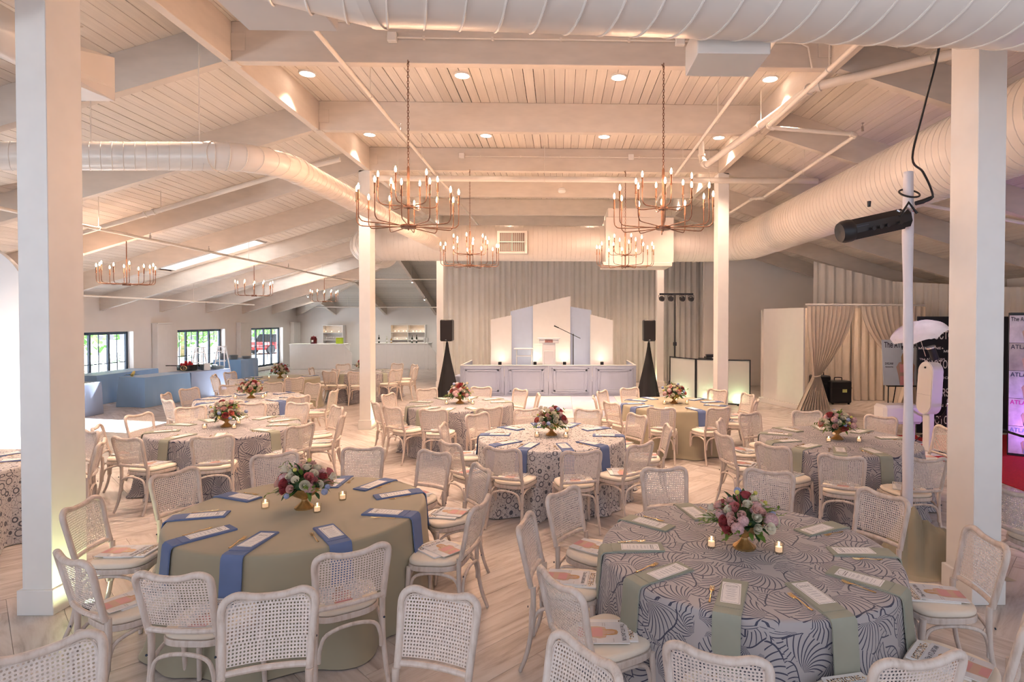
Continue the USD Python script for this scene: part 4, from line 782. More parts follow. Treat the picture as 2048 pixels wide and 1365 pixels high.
d0 = make_small('single-tier candle chandelier in the left aisle, nearest of three', TR(-8.66, 11.8, 2.93)); dup(d0, TR(-8.72, 16.75, 2.91, rz=.3), 'single-tier candle chandelier in the left aisle, middle of three'); dup(d0, TR(-8.75, 21.75, 2.9, rz=.2), 'single-tier candle chandelier in the left aisle, farthest of three')
# ---------------------------------------------------------------- drapes
def pleats(b, pts, z0, z1, seed, wl=.16, amp=.045, n=None, ztop=None, rows=12, flare=0.0):
    P = V(pts, float); seg = np.linalg.norm(np.diff(P, axis=0), axis=1); cum = np.r_[0, np.cumsum(seg)]; L = cum[-1]; n = n or int(L/.022); s = np.linspace(0, L, n)
    xy = np.c_[np.interp(s, cum, P[:, 0]), np.interp(s, cum, P[:, 1])]; d = np.gradient(xy, axis=0); d /= np.linalg.norm(d, axis=1, keepdims=True); nn = np.c_[d[:, 1], -d[:, 0]]
    g = np.random.default_rng(seed); ph = np.cumsum(g.uniform(.5, 1.5, n))*2*PI*(L/n)/wl; am = .55+.45*np.interp(s, np.linspace(0, L, max(3, int(L/.5))), g.uniform(0, 1, max(3, int(L/.5))))
    out = []
    for u in np.linspace(0, 1, rows):
        w = amp*am*(np.sin(ph+.5*np.sin(u*3+seed))+.3*np.sin(2.1*ph+1))*(.75+.35*u); top = z1 if ztop is None else ztop(xy[:, 0], xy[:, 1])
        out.append(np.c_[xy+nn*w[:, None]*(1+flare*u), np.broadcast_to(top, (n,))+(z0-np.broadcast_to(top, (n,)))*u])
    return b.grid(out)
t = thing('stage_curtain', 'tall ivory pleated curtain across the back of the stage', 'curtain', TR(0, 20.6, 0))
xs = np.linspace(-4.1, 6.4, 8)
for k in range(7): put('drape_panel', pleats(MB(), [(xs[k]+.01, (k % 2)*.03), (xs[k+1]+.03, (k % 2)*.03)], .01, 4.95, 40+k, wl=.21, amp=.045), DRAPE, t, smooth=True)
put('track', MB().box((-4.1, -.03, 4.95), (6.4, .04, 5.0), .005), WHITE, t)
t = thing('side_curtain', 'tall sheer white pleated curtain at the right behind the booth', 'curtain', TR(9, 14.5, 0)); zt = lambda x, y: ZD-SL*np.maximum(0, x+9-3.34)-.50
C = [(-1.6, 2.2), (.4, 1.6), (1.4, -1.2), (2.0, -3.9)]
for k in range(3): put('drape_panel', pleats(MB(), [C[k], C[k+1]], .01, 3, 60+k, wl=.24, amp=.05, ztop=zt), DRAPE, t, smooth=True)
# ---------------------------------------------------------------- stage: panelled front, backdrop boards, lectern, stands
t = thing('stage_surround', 'lavender grey panelled low wall around the stage', 'stage', TR(-.32, 16.85, 0)); W = 2.57; Hs = .89
for k in range(4):
    x0, x1 = -W+k*W/2+.006, -W+(k+1)*W/2-.006; p = thing('front_panel', None, None, parent=t)
    put('board', MB().box((x0, 0, .02), (x1, .05, Hs), .004), LAV, p)
    for e, w, d in ((.09, .03, .022), (.15, .05, .014), (.23, .015, .008)):
        b = MB(); X0, X1, Z0, Z1 = x0+e, x1-e, .02+e*.75, Hs-e*.75
        for lo, hi in (((X0, -d, Z0), (X1, 0, Z0+w)), ((X0, -d, Z1-w), (X1, 0, Z1)), ((X0, -d, Z0), (X0+w, 0, Z1)), ((X1-w, -d, Z0), (X1, 0, Z1))): b.box(lo, hi, .004)
        put('moulding', b, LAV, p)
put('base_board', MB().box((-W-.03, -.03, 0), (W+.03, .06, .02), .003), LAV, t); put('top_cap', MB().box((-W-.01, -.012, Hs), (W+.01, .062, Hs+.018), .004), PANELW, t)
for s in (-1, 1): put('side_wall', MB().box((s*W-.05*(s > 0), .06, 0), (s*W+.05*(s < 0), 2.1, Hs), .004), LAV, t); put('side_cap', MB().box((s*W-.06*(s > 0), .06, Hs), (s*W+.06*(s < 0), 2.1, Hs+.018), .004), PANELW, t)
put('platform', MB().box((-W+.06, .06, 0), (W-.06, 2.3, .42), .005), LAV, t)
put('step_block', MB().box((-W-.22, .35, 0), (-W-.02, 1.0, .55), .005), LAV, t)
t = thing('dance_floor', 'chequered white and lavender dance floor in front of the stage', 'dance floor', TR(0, 12.9, 0)); TW = 1.24
for i in range(-3, 3):
    for j in range(3):
        x0, y0 = .33+i*TW, .12+j*TW; put('tile', MB().box((x0+.002, y0+.002, 0), (x0+TW-.002, y0+TW-.002, .014), .003), PANELW if (i+j) % 2 else LAV, t)
def board(name, lab, x0, x1, zl, zr, y, mat, d=.09):
    t = thing(name, lab, 'backdrop panel', TR((x0+x1)/2, y, .42), group='stage backdrop boards'); h = (x1-x0)/2
    b = MB().prism([(-h, 0), (h, 0), (h, zr-.42), (-h, zl-.42)], d, frame((0, d, 0), (1, 0, 0), (0, 0, 1), (0, -1, 0))); put('face_board', b, mat, t, smooth=20); put('rear_brace', MB().box((-.04, d, 0), (.04, d+.06, min(zl, zr)-.6)), mat, t); return t
board('backdrop_panel', 'short white slant-topped stage panel, far left of five', -2.17, -1.52, 2.23, 2.37, 18.35, PANELW); board('backdrop_panel', 'powder blue stage panel left of the tall white one', -1.56, -.80, 2.50, 2.69, 18.5, BLUEP); board('backdrop_panel', 'tallest white slant-topped stage panel in the middle', -.84, .345, 2.69, 2.98, 18.35, PANELW)
board('backdrop_panel', 'powder blue stage panel right of the tall white one', .31, 1.02, 2.66, 2.54, 18.5, BLUEP); board('backdrop_panel', 'short white slant-topped stage panel, far right of five', .98, 1.70, 2.40, 2.21, 18.35, PANELW)
t = thing('lectern', 'glossy white lectern with a small plaque before the tall stage panel', 'lectern', TR(-.32, 17.72, .42)); put('top_board', MB().box((-.36, -.18, 1.22), (.36, .2, 1.25), .006), ACRYL, t); put('head_box', MB().box((-.30, -.15, 1.10), (.30, .17, 1.22), .006), ACRYL, t); put('column', MB().box((-.20, -.12, .04), (.20, .14, 1.10), .01), ACRYL, t); put('front_panel', MB().box((-.14, -.135, .15), (.14, -.12, .86), .006), ACRYL, t); put('foot', MB().box((-.3, -.2, 0), (.3, .2, .04), .006), ACRYL, t)
put('plaque', MB().box((-.12, -.158, 1.115), (.12, -.15, 1.205), .002), paint('plaque_picture', (.33, .16, .15), .4, var=.5, scale=30), t)
t = thing('acrylic_shelf', 'pale acrylic open shelf standing before the left blue panel', 'shelf', TR(-1.13, 17.9, .42)); 
for z in (.0, .34, .68): put('shelf_board', MB().box((-.2, -.15, z), (.28, .15, z+.02), .003), ACRYL, t)
for x in (-.2, .26): put('side_board', MB().box((x, -.15, .02), (x+.02, .15, .9), .003), ACRYL, t)
put('top_board', MB().box((-.27, -.2, .9), (.32, .2, .93), .004), ACRYL, t)
for k, x in enumerate((-1.85, -.76, .16, 1.33)):
    tt = thing('stage_uplight', 'small black stage uplight, '+('far left', 'left of the lectern', 'right of the lectern', 'far right')[k], 'uplight', TR(x, 18.02, .42), group='stage uplights'); put('housing', MB().lathe([(0, .42), (.045, .42), (.06, .5), (.06, .56), (0, .56)], 16) if 0 else MB().box((-.05, -.05, .40), (.05, .05, .50), .012), BLACK, tt); put('stand', MB().box((-.02, -.02, 0), (.02, .02, .40), .004), BLACK, tt)
    light('Disk', f'stage_uplight_lamp_{k}', (x, 18.03, .935), (1, .82, .58), POW['stage']*(1.0 if k in (0, 3) else 1.4), (0, .27, .75), .04, None)
t = thing('microphone_stand', 'black boom microphone stand on the stage before the panels', 'microphone stand', TR(.42, 17.6, .42)); put('base', MB().lathe([(0, 0), (.13, 0), (.13, .015), (.02, .03), (0, .03)], 20), BLACK, t); put('pole', MB().tube([(0, 0, .02), (0, 0, 1.36)], .013, 10), BLACK, t); put('boom', MB().tube([(.22, 0, 1.24), (-.44, 0, 1.56)], .009, 8), BLACK, t); put('clutch', MB().tube([(0, -.02, 1.34), (0, .02, 1.36)], .022, 10), BLACK, t); put('microphone', MB().tube([(-.44, 0, 1.56), (-.55, 0, 1.61), (-.58, 0, 1.625)], [.014, .018, .024], 12), BLACK, t)
def speaker(x, y, labs, labst):
    t = thing('speaker_stand', labst, 'speaker stand', TR(x, y, 0)); rows = []
    for u in np.linspace(0, 1, 14):
        r = .03+.36*(1-u)**1.25; rows.append([(r*math.cos(a)*(1-.38*(1-u)*abs(math.sin(1.5*(a+PI/2)))**1.5), r*math.sin(a)*(1-.38*(1-u)*abs(math.sin(1.5*(a+PI/2)))**1.5), 1.58*u+.004) for a in np.arange(48)/48*2*PI])
    put('stretch_cover', MB().grid(rows, closed=True), BLKCLOTH, t, smooth=60); put('pole', MB().tube([(0, 0, 1.5), (0, 0, 1.62)], .018, 10), BLACK, t)
    s = thing('loudspeaker', labs, 'speaker', TR(x, y, 1.62)); put('cabinet', MB().box((-.17, -.17, 0), (.17, .17, .61), .03), BLACK, s); put('grille', MB().box((-.155, -.182, .02), (.155, -.168, .59), .004), paint('speaker_grille', (.02, .016, .018), .8) if 'speaker_grille' not in MATS else MATS['speaker_grille'], s); put('badge', MB().box((-.02, -.186, .03), (.02, -.181, .045)), STEEL, s)
speaker(-3.18, 16.45, 'black loudspeaker on the left side of the stage', 'left speaker stand under a black stretch cover'); speaker(2.56, 16.5, 'black loudspeaker on the right side of the stage', 'right speaker stand under a black stretch cover')
t = thing('light_bar_stand', 'tall black tripod stand with four par lights right of the stage', 'lighting stand', TR(3.47, 17.3, 0)); put('pole', MB().tube([(0, 0, .1), (0, 0, 1.5), (0, 0, 3.0)], [.022, .022, .016], 10), BLACK, t); put('cross_bar', MB().box((-.47, -.02, 2.98), (.55, .02, 3.03), .004), BLACK, t); put('clamp', MB().box((-.05, -.04, 1.45), (.05, .04, 1.56), .01), BLACK, t)
for a in (PI*.5+.2, PI*1.25, PI*1.85): put('leg', MB().tube([(0, 0, .75), (.6*math.cos(a), .6*math.sin(a), .012)], .013, 8), BLACK, t)
for k, x in enumerate((-.40, -.13, .22, .48)):
    p = thing('par_light', None, None, parent=t); put('can', MB().lathe([(0, .12), (.055, .12), (.075, .06), (.085, -.02), (.085, -.05)], 18).move(TR(x, -.03, 2.86, rx=1.75)), BLACK, p); put('lens', MB().lathe([(0, -.035), (.08, -.035)], 18).move(TR(x, -.03, 2.86, rx=1.75)), paint('par_lens', (.35, .35, .5), .2) if 'par_lens' not in MATS else MATS['par_lens'], p); put('yoke', MB().tube([(x-.09, -.03, 2.87), (x-.09, 0, 2.96), (x, 0, 2.98), (x+.09, 0, 2.96), (x+.09, -.03, 2.87)], .007, 6), BLACK, p)
# disc jockey screen: four black framed white cloth panels, lit at their feet
t = thing('folding_screen', 'folding black framed white disc jockey screen behind the right column', 'screen', TR(4.0, 15.4, 0)); sc = [(3.15, 16.5), (3.62, 15.35), (4.28, 15.02), (4.93, 14.9)]
sc = [(3.15, 16.4), (3.66, 15.4), (4.36, 15.05), (4.98, 14.92)]
for k in range(3):
    (xa, ya), (xb, yb) = sc[k], sc[k+1]; A, B_ = V([xa-4, ya-15.4, 0]), V([xb-4, yb-15.4, 0]); p = thing('screen_panel', None, None, parent=t); d = (B_-A)/np.linalg.norm(B_-A); f = .016; L = np.linalg.norm(B_-A); M = frame(A, d, np.cross((0, 0, 1), d), (0, 0, 1)); b = MB()
    for lo, hi in (((.004, -f, .01), (2*f, f, 1.19)), ((L-2*f, -f, .01), (L-.004, f, 1.19)), ((0, -f, .01), (L, f, .04)), ((0, -f, 1.16), (L, f, 1.19))): b.box(lo, hi, 0, M)
    put('frame', b, BLACK, p); put('cloth', MB().box((2*f, -.003, .04), (L-2*f, .003, 1.16), 0, M), SCREENW, p)
    mid = (A+B_)/2+V([4, 15.4, 0]); nrm = np.cross((0, 0, 1), d); light('Disk', f'screen_lamp_{k}', mid-nrm*.10+V([0, 0, .05]), (.72, 1, .52), POW['dj'], tuple(nrm*.12+V([0, 0, 1])), .03)
    put('foot_lamp', MB().box((L/2-.035, -.14, 0), (L/2+.035, -.06, .045), .008, M), BLACK, p)
t = thing('dj_controller', 'small black disc jockey controller on the screen top', 'controller', TR(4.12, 15.45, 1.19)); put('body', MB().box((-.2, -.14, 0), (.2, .14, .05), .01).box((-.16, .02, .05), (.16, .14, .11), .01), BLACK, t); put('display', MB().box((-.05, -.145, .015), (.07, -.139, .04)), ACRYL, t)
t = thing('dj_table', 'black folding table hidden behind the disc jockey screen', 'table', TR(4.12, 15.5, 0)); put('table_top', MB().box((-.3, -.16, 1.15), (.3, .3, 1.19), .004), BLACK, t); put('leg', MB().box((-.02, .05, 0), (.02, .09, 1.15)), BLACK, t)
# ---------------------------------------------------------------- booth with tied drapes, cases, poster, photo kiosk
t = thing('booth', 'curtained booth with ivory satin drapes tied back at both sides', 'booth', TR(7.4, 14.6, 0)); o = V([7.4, 14.6, 0])
def tied(x0, x1, xt, side, seed):                       # gathered at height .86 to the point xt
    n = 150; s = np.linspace(0, 1, n); g = np.random.default_rng(seed); ph = np.cumsum(g.uniform(.6, 1.4, n))*2*PI*11/n; rows = []
    for z in np.linspace(2.57, .02, 40):
        if z > .86: u = ((2.57-z)/(2.57-.86))
        else: u = 1-(.86-z)/.86*.55
        e = u**1.7 if z > .86 else u
        a0, a1 = (x0, xt) if side < 0 else (x1, xt)
        wide = .15+.85*(1-e)
        if side < 0: L, R = x0+(xt-.07-x0)*e*.9, x1+(xt+.07-x1)*e
        else: L, R = x0+(xt-.07-x0)*e, x1+(xt+.07-x1)*e*.9
        if z < .86: w = (.86-z)/.86; L, R = xt-.07-.30*w-(.12*w if side < 0 else 0), xt+.07+.30*w
        amp = .035+.03*(1-e)*0+.02*(z < .86); rows.append(np.c_[L+(R-L)*s-7.4, -.62+amp*np.sin(ph+.3*math.sin(z*4))*(1+.4*e)-.02*e, np.full(n, z)+.01*np.sin(ph*1.3)*(z > 2.5)])
    put('tied_drape', MB().grid(rows), DRAPET, t, smooth=True); put('tie_band', MB().tube([(xt-7.4+.09*math.cos(q), -.64+.085*math.sin(q), .86+.02*math.cos(q)) for q in np.arange(14)/14*2*PI], .016, 6, closed=True), DRAPET, t)
tied(6.05, 7.22, 6.28, -1, 3); tied(7.38, 8.9, 8.62, 1, 4)
put('drape_rod', MB().tube([(-1.4, -.62, 2.6), (1.55, -.62, 2.6)], .02, 10), WHITE, t)
for k in range(3): put('inner_drape', pleats(MB(), [(-1.25+k*.95, 1.15), (-.32+k*.95, 1.15)], .01, 2.56, 80+k, wl=.2, amp=.05), DRAPET, t, smooth=True)
put('side_drape', pleats(MB(), [(1.58, 1.1), (1.6, -.55)], .01, 2.56, 90, wl=.2, amp=.05), DRAPET, t, smooth=True)
A, B_ = V([5.52, 15.5, 0])-o, V([5.98, 14.02, 0])-o; d = (B_-A)/np.linalg.norm(B_-A); M = frame(A, d, np.cross((0, 0, 1), d), (0, 0, 1)); put('side_panel', MB().box((0, 0, .13), (1.55, .05, 2.53), .004, M), PANELW, t); put('side_plinth', MB().box((-.15, -.04, 0), (1.55, .12, .13), .004, M), PANELW, t)
put('back_panel', MB().box((-1.8, 1.3, 0), (1.7, 1.34, 2.5)), PANELW, t)
for (x, y, w, h, lab) in ((7.42, 15.2, .56, .62, 'black rolling equipment case inside the booth, right one'), (7.02, 15.4, .44, .74, 'black equipment case with a handle inside the booth, left one')):
    s = thing('equipment_case', lab, 'case', TR(x, y, 0), group='black cases in the booth'); put('body', MB().box((-w/2, -.2, .04), (w/2, .2, h), .03), BLACK, s); put('lid_seam', MB().box((-w/2-.004, -.204, h*.7), (w/2+.004, .204, h*.7+.012), .003), BLACK, s); put('handle', MB().tube(smooth_path([(-.1, 0, h), (-.1, 0, h+.06), (-.07, 0, h+.08), (.07, 0, h+.08), (.1, 0, h+.06), (.1, 0, h)], 3), .012, 8), BLACK, s)
    for sx in (-1, 1): put('wheel', MB().tube([(sx*w*.38-.015, -.15, .03), (sx*w*.38+.015, -.15, .03)], .03, 12), BLACK, s)
    if w > .5: put('luggage_tag', MB().box((.02, -.212, h*.52), (.14, -.203, h*.66), .001), paint('yellow_green_tag', (.62, .68, .25), .5), s)
def figure_print(t, W, H, y, sk, hair, top, x0=0, z0=0):   # a flat printed figure on an upright board facing -y
    F = frame((x0, y, z0), (1, 0, 0), (0, 0, 1), (0, -1, 0)); q = lambda pts, m, nm, d: put(nm, MB().prism([(px*W, pz*H) for px, pz in pts], (d, d+.0012), F), m, t, smooth=False)
    q([(-.17, 0), (.17, 0), (.18, .25), (.22, .42), (.17, .50), (.04, .53), (.04, .60), (-.04, .60), (-.04, .53), (-.17, .50), (-.24, .40), (-.20, .22)], sk, 'print_figure', .001); q([(-.17, 0), (.17, 0), (.15, .20), (-.15, .20)], top, 'print_skirt', .002); q([(-.15, .28), (.15, .28), (.16, .46), (-.16, .46)], top, 'print_top', .002)
    q([(-.10, .44), (-.11, .62), (-.07, .70), (0, .72), (.07, .70), (.11, .62), (.11, .46), (.06, .5), (.05, .64), (-.04, .65), (-.06, .5)], hair, 'print_hair', .003); q([(-.045, .56), (.045, .56), (.055, .63), (.03, .68), (-.03, .68), (-.05, .63)], sk, 'print_face', .002)
PSK, PHR, PPK = MATS['print_skin'], MATS['print_hair'], paint('poster_pink', (.80, .36, .36), .4)
def words(t, s, h, wid, x, y, z, mat, stretch=1.0, centre=False):
    tx = meshkit.text_mesh(s, h, .0015, bold=True); k = wid/np.ptp(tx.bounds[:, 0]); tx.apply_scale([k, stretch, 1]); tx.apply_translation([-tx.bounds[0, 0] if not centre else -tx.bounds[:, 0].mean(), 0, 0]); tx.apply_transform(frame((x, y, z), (1, 0, 0), (0, 0, 1), (0, -1, 0))); put('lettering', tx, mat, t, smooth=False)
t = thing('poster_easel', 'large magazine cover poster on a black easel beside the white pole', 'poster', TR(7.02, 11.6, 0)@TR(rz=-.05)); F = TR(0, 0, .9, rx=-.10)
p = thing('poster', None, None, F, parent=t); put('board', MB().box((-.41, 0, 0), (.41, .012, .93), .002), paint('poster_sky', (.62, .68, .72), .4, var=.06, scale=3), p); figure_print(p, .82, .93, -.001, PSK, PHR, PPK, .06); words(p, 'The ATLANTAN', .09, .72, -.36, -.002, .77, INK, 1.25); words(p, 'DREAM', .035, .16, -.36, -.002, .42, INK, 1.2); words(p, 'Awesome', .03, .16, -.36, -.002, .36, INK)
for (a, bq) in (((-.30, .02, .88), (-.38, -.12, 0)), ((.30, .02, .88), (.38, -.12, 0)), ((0, .06, 1.7), (0, .55, 0))): put('easel_leg', MB().tube([a, bq], .011, 8), BLACK, t)
put('easel_ledge', MB().box((-.34, -.05, .875), (.34, .03, .895), .003), BLACK, t)
t = thing('step_and_repeat', 'black backdrop banner with rows of white lettering', 'banner', TR(6.98, 11.1, 0)); put('fabric', MB().box((0, 0, .02), (2.4, .03, 2.3), .004), paint('banner_black', (.012, .013, .02), .55), t)
for k, (s, w, x, z, h) in enumerate((('DOCTORS', .62, .22, 1.86, .17), ('MEDICINE+', .50, -.0, 1.66, .06), ('MEDICINE+', .50, .5, 1.60, .06), ('DOCTORS', .62, .12, 1.29, .17), ('The ATLANTAN', .5, .02, 1.45, .05), ('MODERN &', .55, .36, 1.08, .06), ('DOCTORS', .62, .0, .74, .17), ('MODERN &', .62, .0, .53, .07), ('MODERN &', .62, .8, .55, .07), ('DOCTORS', .62, .15, .2, .17), ('MEDICINE+', .5, .9, 1.3, .1), ('DOCTORS', .62, 1.0, .85, .17))): words(t, s, h*.72, w, x+.02, -.001, z, CARD, 1.25 if h > .1 else 1)
t = thing('photo_kiosk', 'white pill-shaped photo booth kiosk on a white post', 'photo booth', TR(6.2, 9.55, 0)@TR(rz=-1.45)); F = TR(.02, 0, 1.09, rx=-.06)
b = MB(); from_a = np.linspace(0, 2*PI, 49)[:-1]; pill = [(.17*math.cos(a), .27*np.sign(math.sin(a))+.17*math.sin(a)) for a in from_a]; b.prism(pill, .19, F@frame((0, .1, 0), (1, 0, 0), (0, 0, 1), (0, -1, 0))); put('shell', b, ACRYL, t, smooth=30)
b = MB().prism([(.155*math.cos(a), .27*np.sign(math.sin(a))+.155*math.sin(a)) for a in from_a], (.19, .197), F@frame((0, .1, 0), (1, 0, 0), (0, 0, 1), (0, -1, 0))); put('face_plate', b, PANELW, t, smooth=30); put('camera_lens', MB().lathe([(0, 0), (.016, 0), (.016, .012), (0, .012)], 14).move(F@frame((0, -.098, .34), (1, 0, 0), (0, 0, 1), (0, -1, 0))), BLACK, t); put('face_seam', MB().box((-.15, -.1, -.115), (.15, -.098, -.111), 0, F), INKG, t)
put('post', MB().box((-.075, -.05, .03), (.085, .05, .78), .012), ACRYL, t); put('foot_plate', MB().box((-.3, -.25, 0), (.3, .25, .03), .01), ACRYL, t)
t = thing('printer_stand', 'white rounded printer box on a single leg behind the kiosk', 'printer', TR(6.16, 10.35, 0)); put('box', MB().box((-.36, -.2, .36), (.36, .2, .70), .05), ACRYL, t); put('leg', MB().box((.17, -.06, .02), (.29, .06, .37), .01), ACRYL, t); put('foot', MB().box((0, -.2, 0), (.44, .2, .02), .006), ACRYL, t)
t = thing('photo_umbrella', 'white photographic umbrella tilted above the kiosk', 'umbrella', TR(6.28, 9.95, 0)); n = 8; rows = []
for u in np.linspace(0, 1, 9):
    rows.append([(.47*math.sin(u*1.25)/math.sin(1.25)*math.cos(a)*(1-.05*u*abs(math.sin(n/2*a))), .47*math.sin(u*1.25)/math.sin(1.25)*math.sin(a)*(1-.05*u*abs(math.sin(n/2*a))), .30*(math.cos(u*1.25)-math.cos(1.25))+.03*u*abs(math.sin(n/2*a))) for a in np.arange(64)/64*2*PI])
UM = TR(0, 0, 1.98, ry=-.38, rx=.12); put('canopy', MB().grid(rows, closed=True).move(UM), paint('umbrella_cloth', (.86, .86, .90), .5, translucent=.4), t, smooth=40)
for k in range(n): a = k/n*2*PI; put('rib', MB().tube([(.47*math.sin(u*1.25)/math.sin(1.25)*math.cos(a), .47*math.sin(u*1.25)/math.sin(1.25)*math.sin(a), .30*(math.cos(u*1.25)-math.cos(1.25))-.004) for u in np.linspace(.05, 1, 6)], .003, 5).move(UM), STEEL, t)
put('shaft', MB().tube([(0, 0, .2), (0, 0, -.42)], .006, 8).move(UM), STEEL, t); put('flash_head', MB().lathe([(0, -.12), (.06, -.12), (.065, .1), (.075, .12), (.0, .11)], 18).move(TR(.22, -.05, 1.66, ry=-.38)), BLACK, t); put('flash_ring', MB().lathe([(.066, .08), (.078, .09), (.078, .11), (.066, .12)], 18).move(TR(.22, -.05, 1.66, ry=-.38)), STEEL, t); put('stand_pole', MB().tube([(.2, -.02, .03), (.2, -.02, 1.62)], .013, 8), BLACK, t)
for a in (.4, 2.5, 4.6): put('stand_leg', MB().tube([(.2, -.02, .35), (.2+.28*math.cos(a), -.02+.28*math.sin(a), .012)], .008, 6), BLACK, t)
light('Sphere', 'flash_modelling_lamp', (6.36, 9.9, 1.93), (1, .97, 1), 60, radius=.03)
# collage wall of magazine covers, red carpet, stanchions
t = thing('cover_wall', 'tall display wall of five rows of magazine covers at the right edge', 'display wall', TR(7.36, 9.3, .0125)@TR(rz=-.62)); put('frame', MB().box((0, 0, 0), (2.0, .06, 2.34), .005), BLACK, t); LB = [paint('cover_%d' % k, c, .4, var=.25, scale=5) for k, c in enumerate(((.62, .60, .64), (.42, .40, .36), (.60, .60, .64), (.66, .55, .60), (.62, .56, .60)))]
FG = [(PSK, PHR, PPK), (PSK, paint('print_dark_hair', (.06, .04, .035), .4), paint('print_white', (.8, .8, .85), .4)), (PSK, PHR, paint('print_navy', (.03, .04, .09), .4)), (PSK, MATS['print_dark_hair'], MATS['print_navy']), (PSK, PHR, paint('print_blue', (.25, .3, .5), .4))]
for r in range(5):
    for c in range(4):
        p = thing('cover_panel', None, None, parent=t); x0, z0 = .012+c*.494, 2.30-(r+1)*.452; put('sheet', MB().box((x0, -.012, z0), (x0+.488, -.001, z0+.446), .001), LB[(r+c*2) % 5], p); figure_print(p, .44, .42, -.0125, *FG[(r+c*2) % 5], x0=x0+.27, z0=z0+.01); words(p, ('The ATLANTAN', 'ATLANTAN', 'ATLANTAN', 'ATLANTAN', 'ATLANTAN')[(r+c*2) % 5], .055, .44, x0+.02, -.0127, z0+.355, (INK, INK, MATS['print_navy'], paint('print_magenta', (.62, .05, .35), .4) if 'print_magenta' not in MATS else MATS['print_magenta'], MATS['print_blue'])[(r+c*2) % 5], 1.15)
put('red_carpet', MB().box((6.05, 7.3, 0), (11.0, 10.95, .012), .003), REDC, label='bright red carpet under the photo area on the right', cat='carpet')
def stanchion(x, y, lab):
    s = thing('stanchion', lab, 'stanchion', TR(x, y, .012), group='chrome rope stanchions'); put('base', MB().lathe([(0, 0), (.16, 0), (.16, .01), (.10, .03), (.03, .05), (0, .05)], 24), STEEL, s); put('post', MB().lathe([(.026, .05), (.026, .80), (.04, .81), (.04, .83), (.026, .84), (.032, .88), (.02, .91), (0, .92)], 18), STEEL, s)
SP = [(6.46, 9.42), (6.95, 10.75), (6.75, 8.3)]
stanchion(*SP[0], 'chrome stanchion beside the white kiosk post'); stanchion(*SP[1], 'chrome stanchion behind the poster easel'); stanchion(7.65, 7.6, 'chrome stanchion at the front of the red carpet')
def rope(a, bq, lab): P = smooth_path([V([*a, .82]), V([*a, .82])*.8+V([*bq, .82])*.2-V([0, 0, .2]), (V([*a, .82])+V([*bq, .82]))/2-V([0, 0, .36]), V([*a, .82])*.2+V([*bq, .82])*.8-V([0, 0, .2]), V([*bq, .82])], 5); put('rope', MB().tube(P, .018, 10), BLKCLOTH, label=lab, cat='rope', smooth=60)
rope(SP[0], SP[1], 'black stanchion rope hanging behind the kiosk'); rope((6.5, 9.36), (7.65, 7.6), 'black stanchion rope crossing the red carpet at right')
s = thing('par_can', 'black floor par light on the red carpet before the cover wall', 'par light', TR(7.72, 8.45, .012)); put('body', MB().box((-.11, -.12, .02), (.11, .12, .22), .02, TR(ry=-.0, rx=-.5, z=.06)), BLACK, s); put('bracket', MB().box((-.13, -.02, 0), (.13, .02, .16), .006), BLACK, s)
light('Disk', 'par_can_lamp', (7.76, 8.56, .32), (.50, .22, 1), POW['purple'], (.05, .75, .9), .06)
# draped pole with the black spotlight, its cable and the heap of cloth
t = thing('draped_pole', 'tall slim pole wrapped in white cloth beside the right column', 'light stand', TR(3.26, 5.3, 0)); rows = []
for u in np.linspace(0, 1, 40):
    z = .02+3.58*u; r = .042+.004*math.sin(9*u)+.006*math.sin(23*u+1)*.5; rows.append([(r*math.cos(a)*(1+.09*math.sin(3*a+8*u))-.03*u, r*math.sin(a)*(1+.09*math.sin(3*a+8*u)), z) for a in np.arange(24)/24*2*PI])
put('white_sleeve', MB().grid(rows, closed=True), paint('white_sleeve_cloth', (.78, .77, .84), .65, var=.03, sheen=.2), t, smooth=60); put('top_cap', MB().lathe([(0, 3.6), (.04, 3.6), (.042, 3.58)], 20, (-.03, 0, 0)), MATS['white_sleeve_cloth'], t); put('foot', MB().lathe([(0, 0), (.26, 0), (.26, .02), (0, .02)], 24), BLACK, t)
t = thing('spotlight', 'black theatre spotlight with a red display clamped on the white pole', 'spotlight', TR(3.17, 5.22, 3.16)); d = V([-.62, -.03, -.14]); d /= np.linalg.norm(d); X = np.cross(d, (0, 0, 1)); X /= np.linalg.norm(X); Fm = frame((0, 0, 0), X, np.cross(d, X), d)
oc = [(.092*math.cos(a), .10*math.sin(a)) for a in (np.arange(8)+.5)/8*2*PI]; put('housing', MB().prism(oc, (.06, .55), Fm), BLACK, t, smooth=20); put('rear_housing', MB().prism([(x*.88, y*.88) for x, y in oc], (.0, .06), Fm), BLACK, t, smooth=20); put('lens_barrel', MB().lathe([(.098, .54), (.102, .56), (.10, .62), (.085, .65), (.0, .64)], 24).move(Fm), BLACK, t, smooth=40)
for z, s in ((.14, 1), (.26, 1), (.33, 1), (.40, 1)): put('focus_knob', MB().tube([(-.085*s, .03, z), (-.115*s, .03, z)], .014, 10).move(Fm).tube([Fm[:3, :3]@V([-.115, .03, z]), Fm[:3, :3]@V([-.125, .03, z])], .019, 10), BLACK, t)
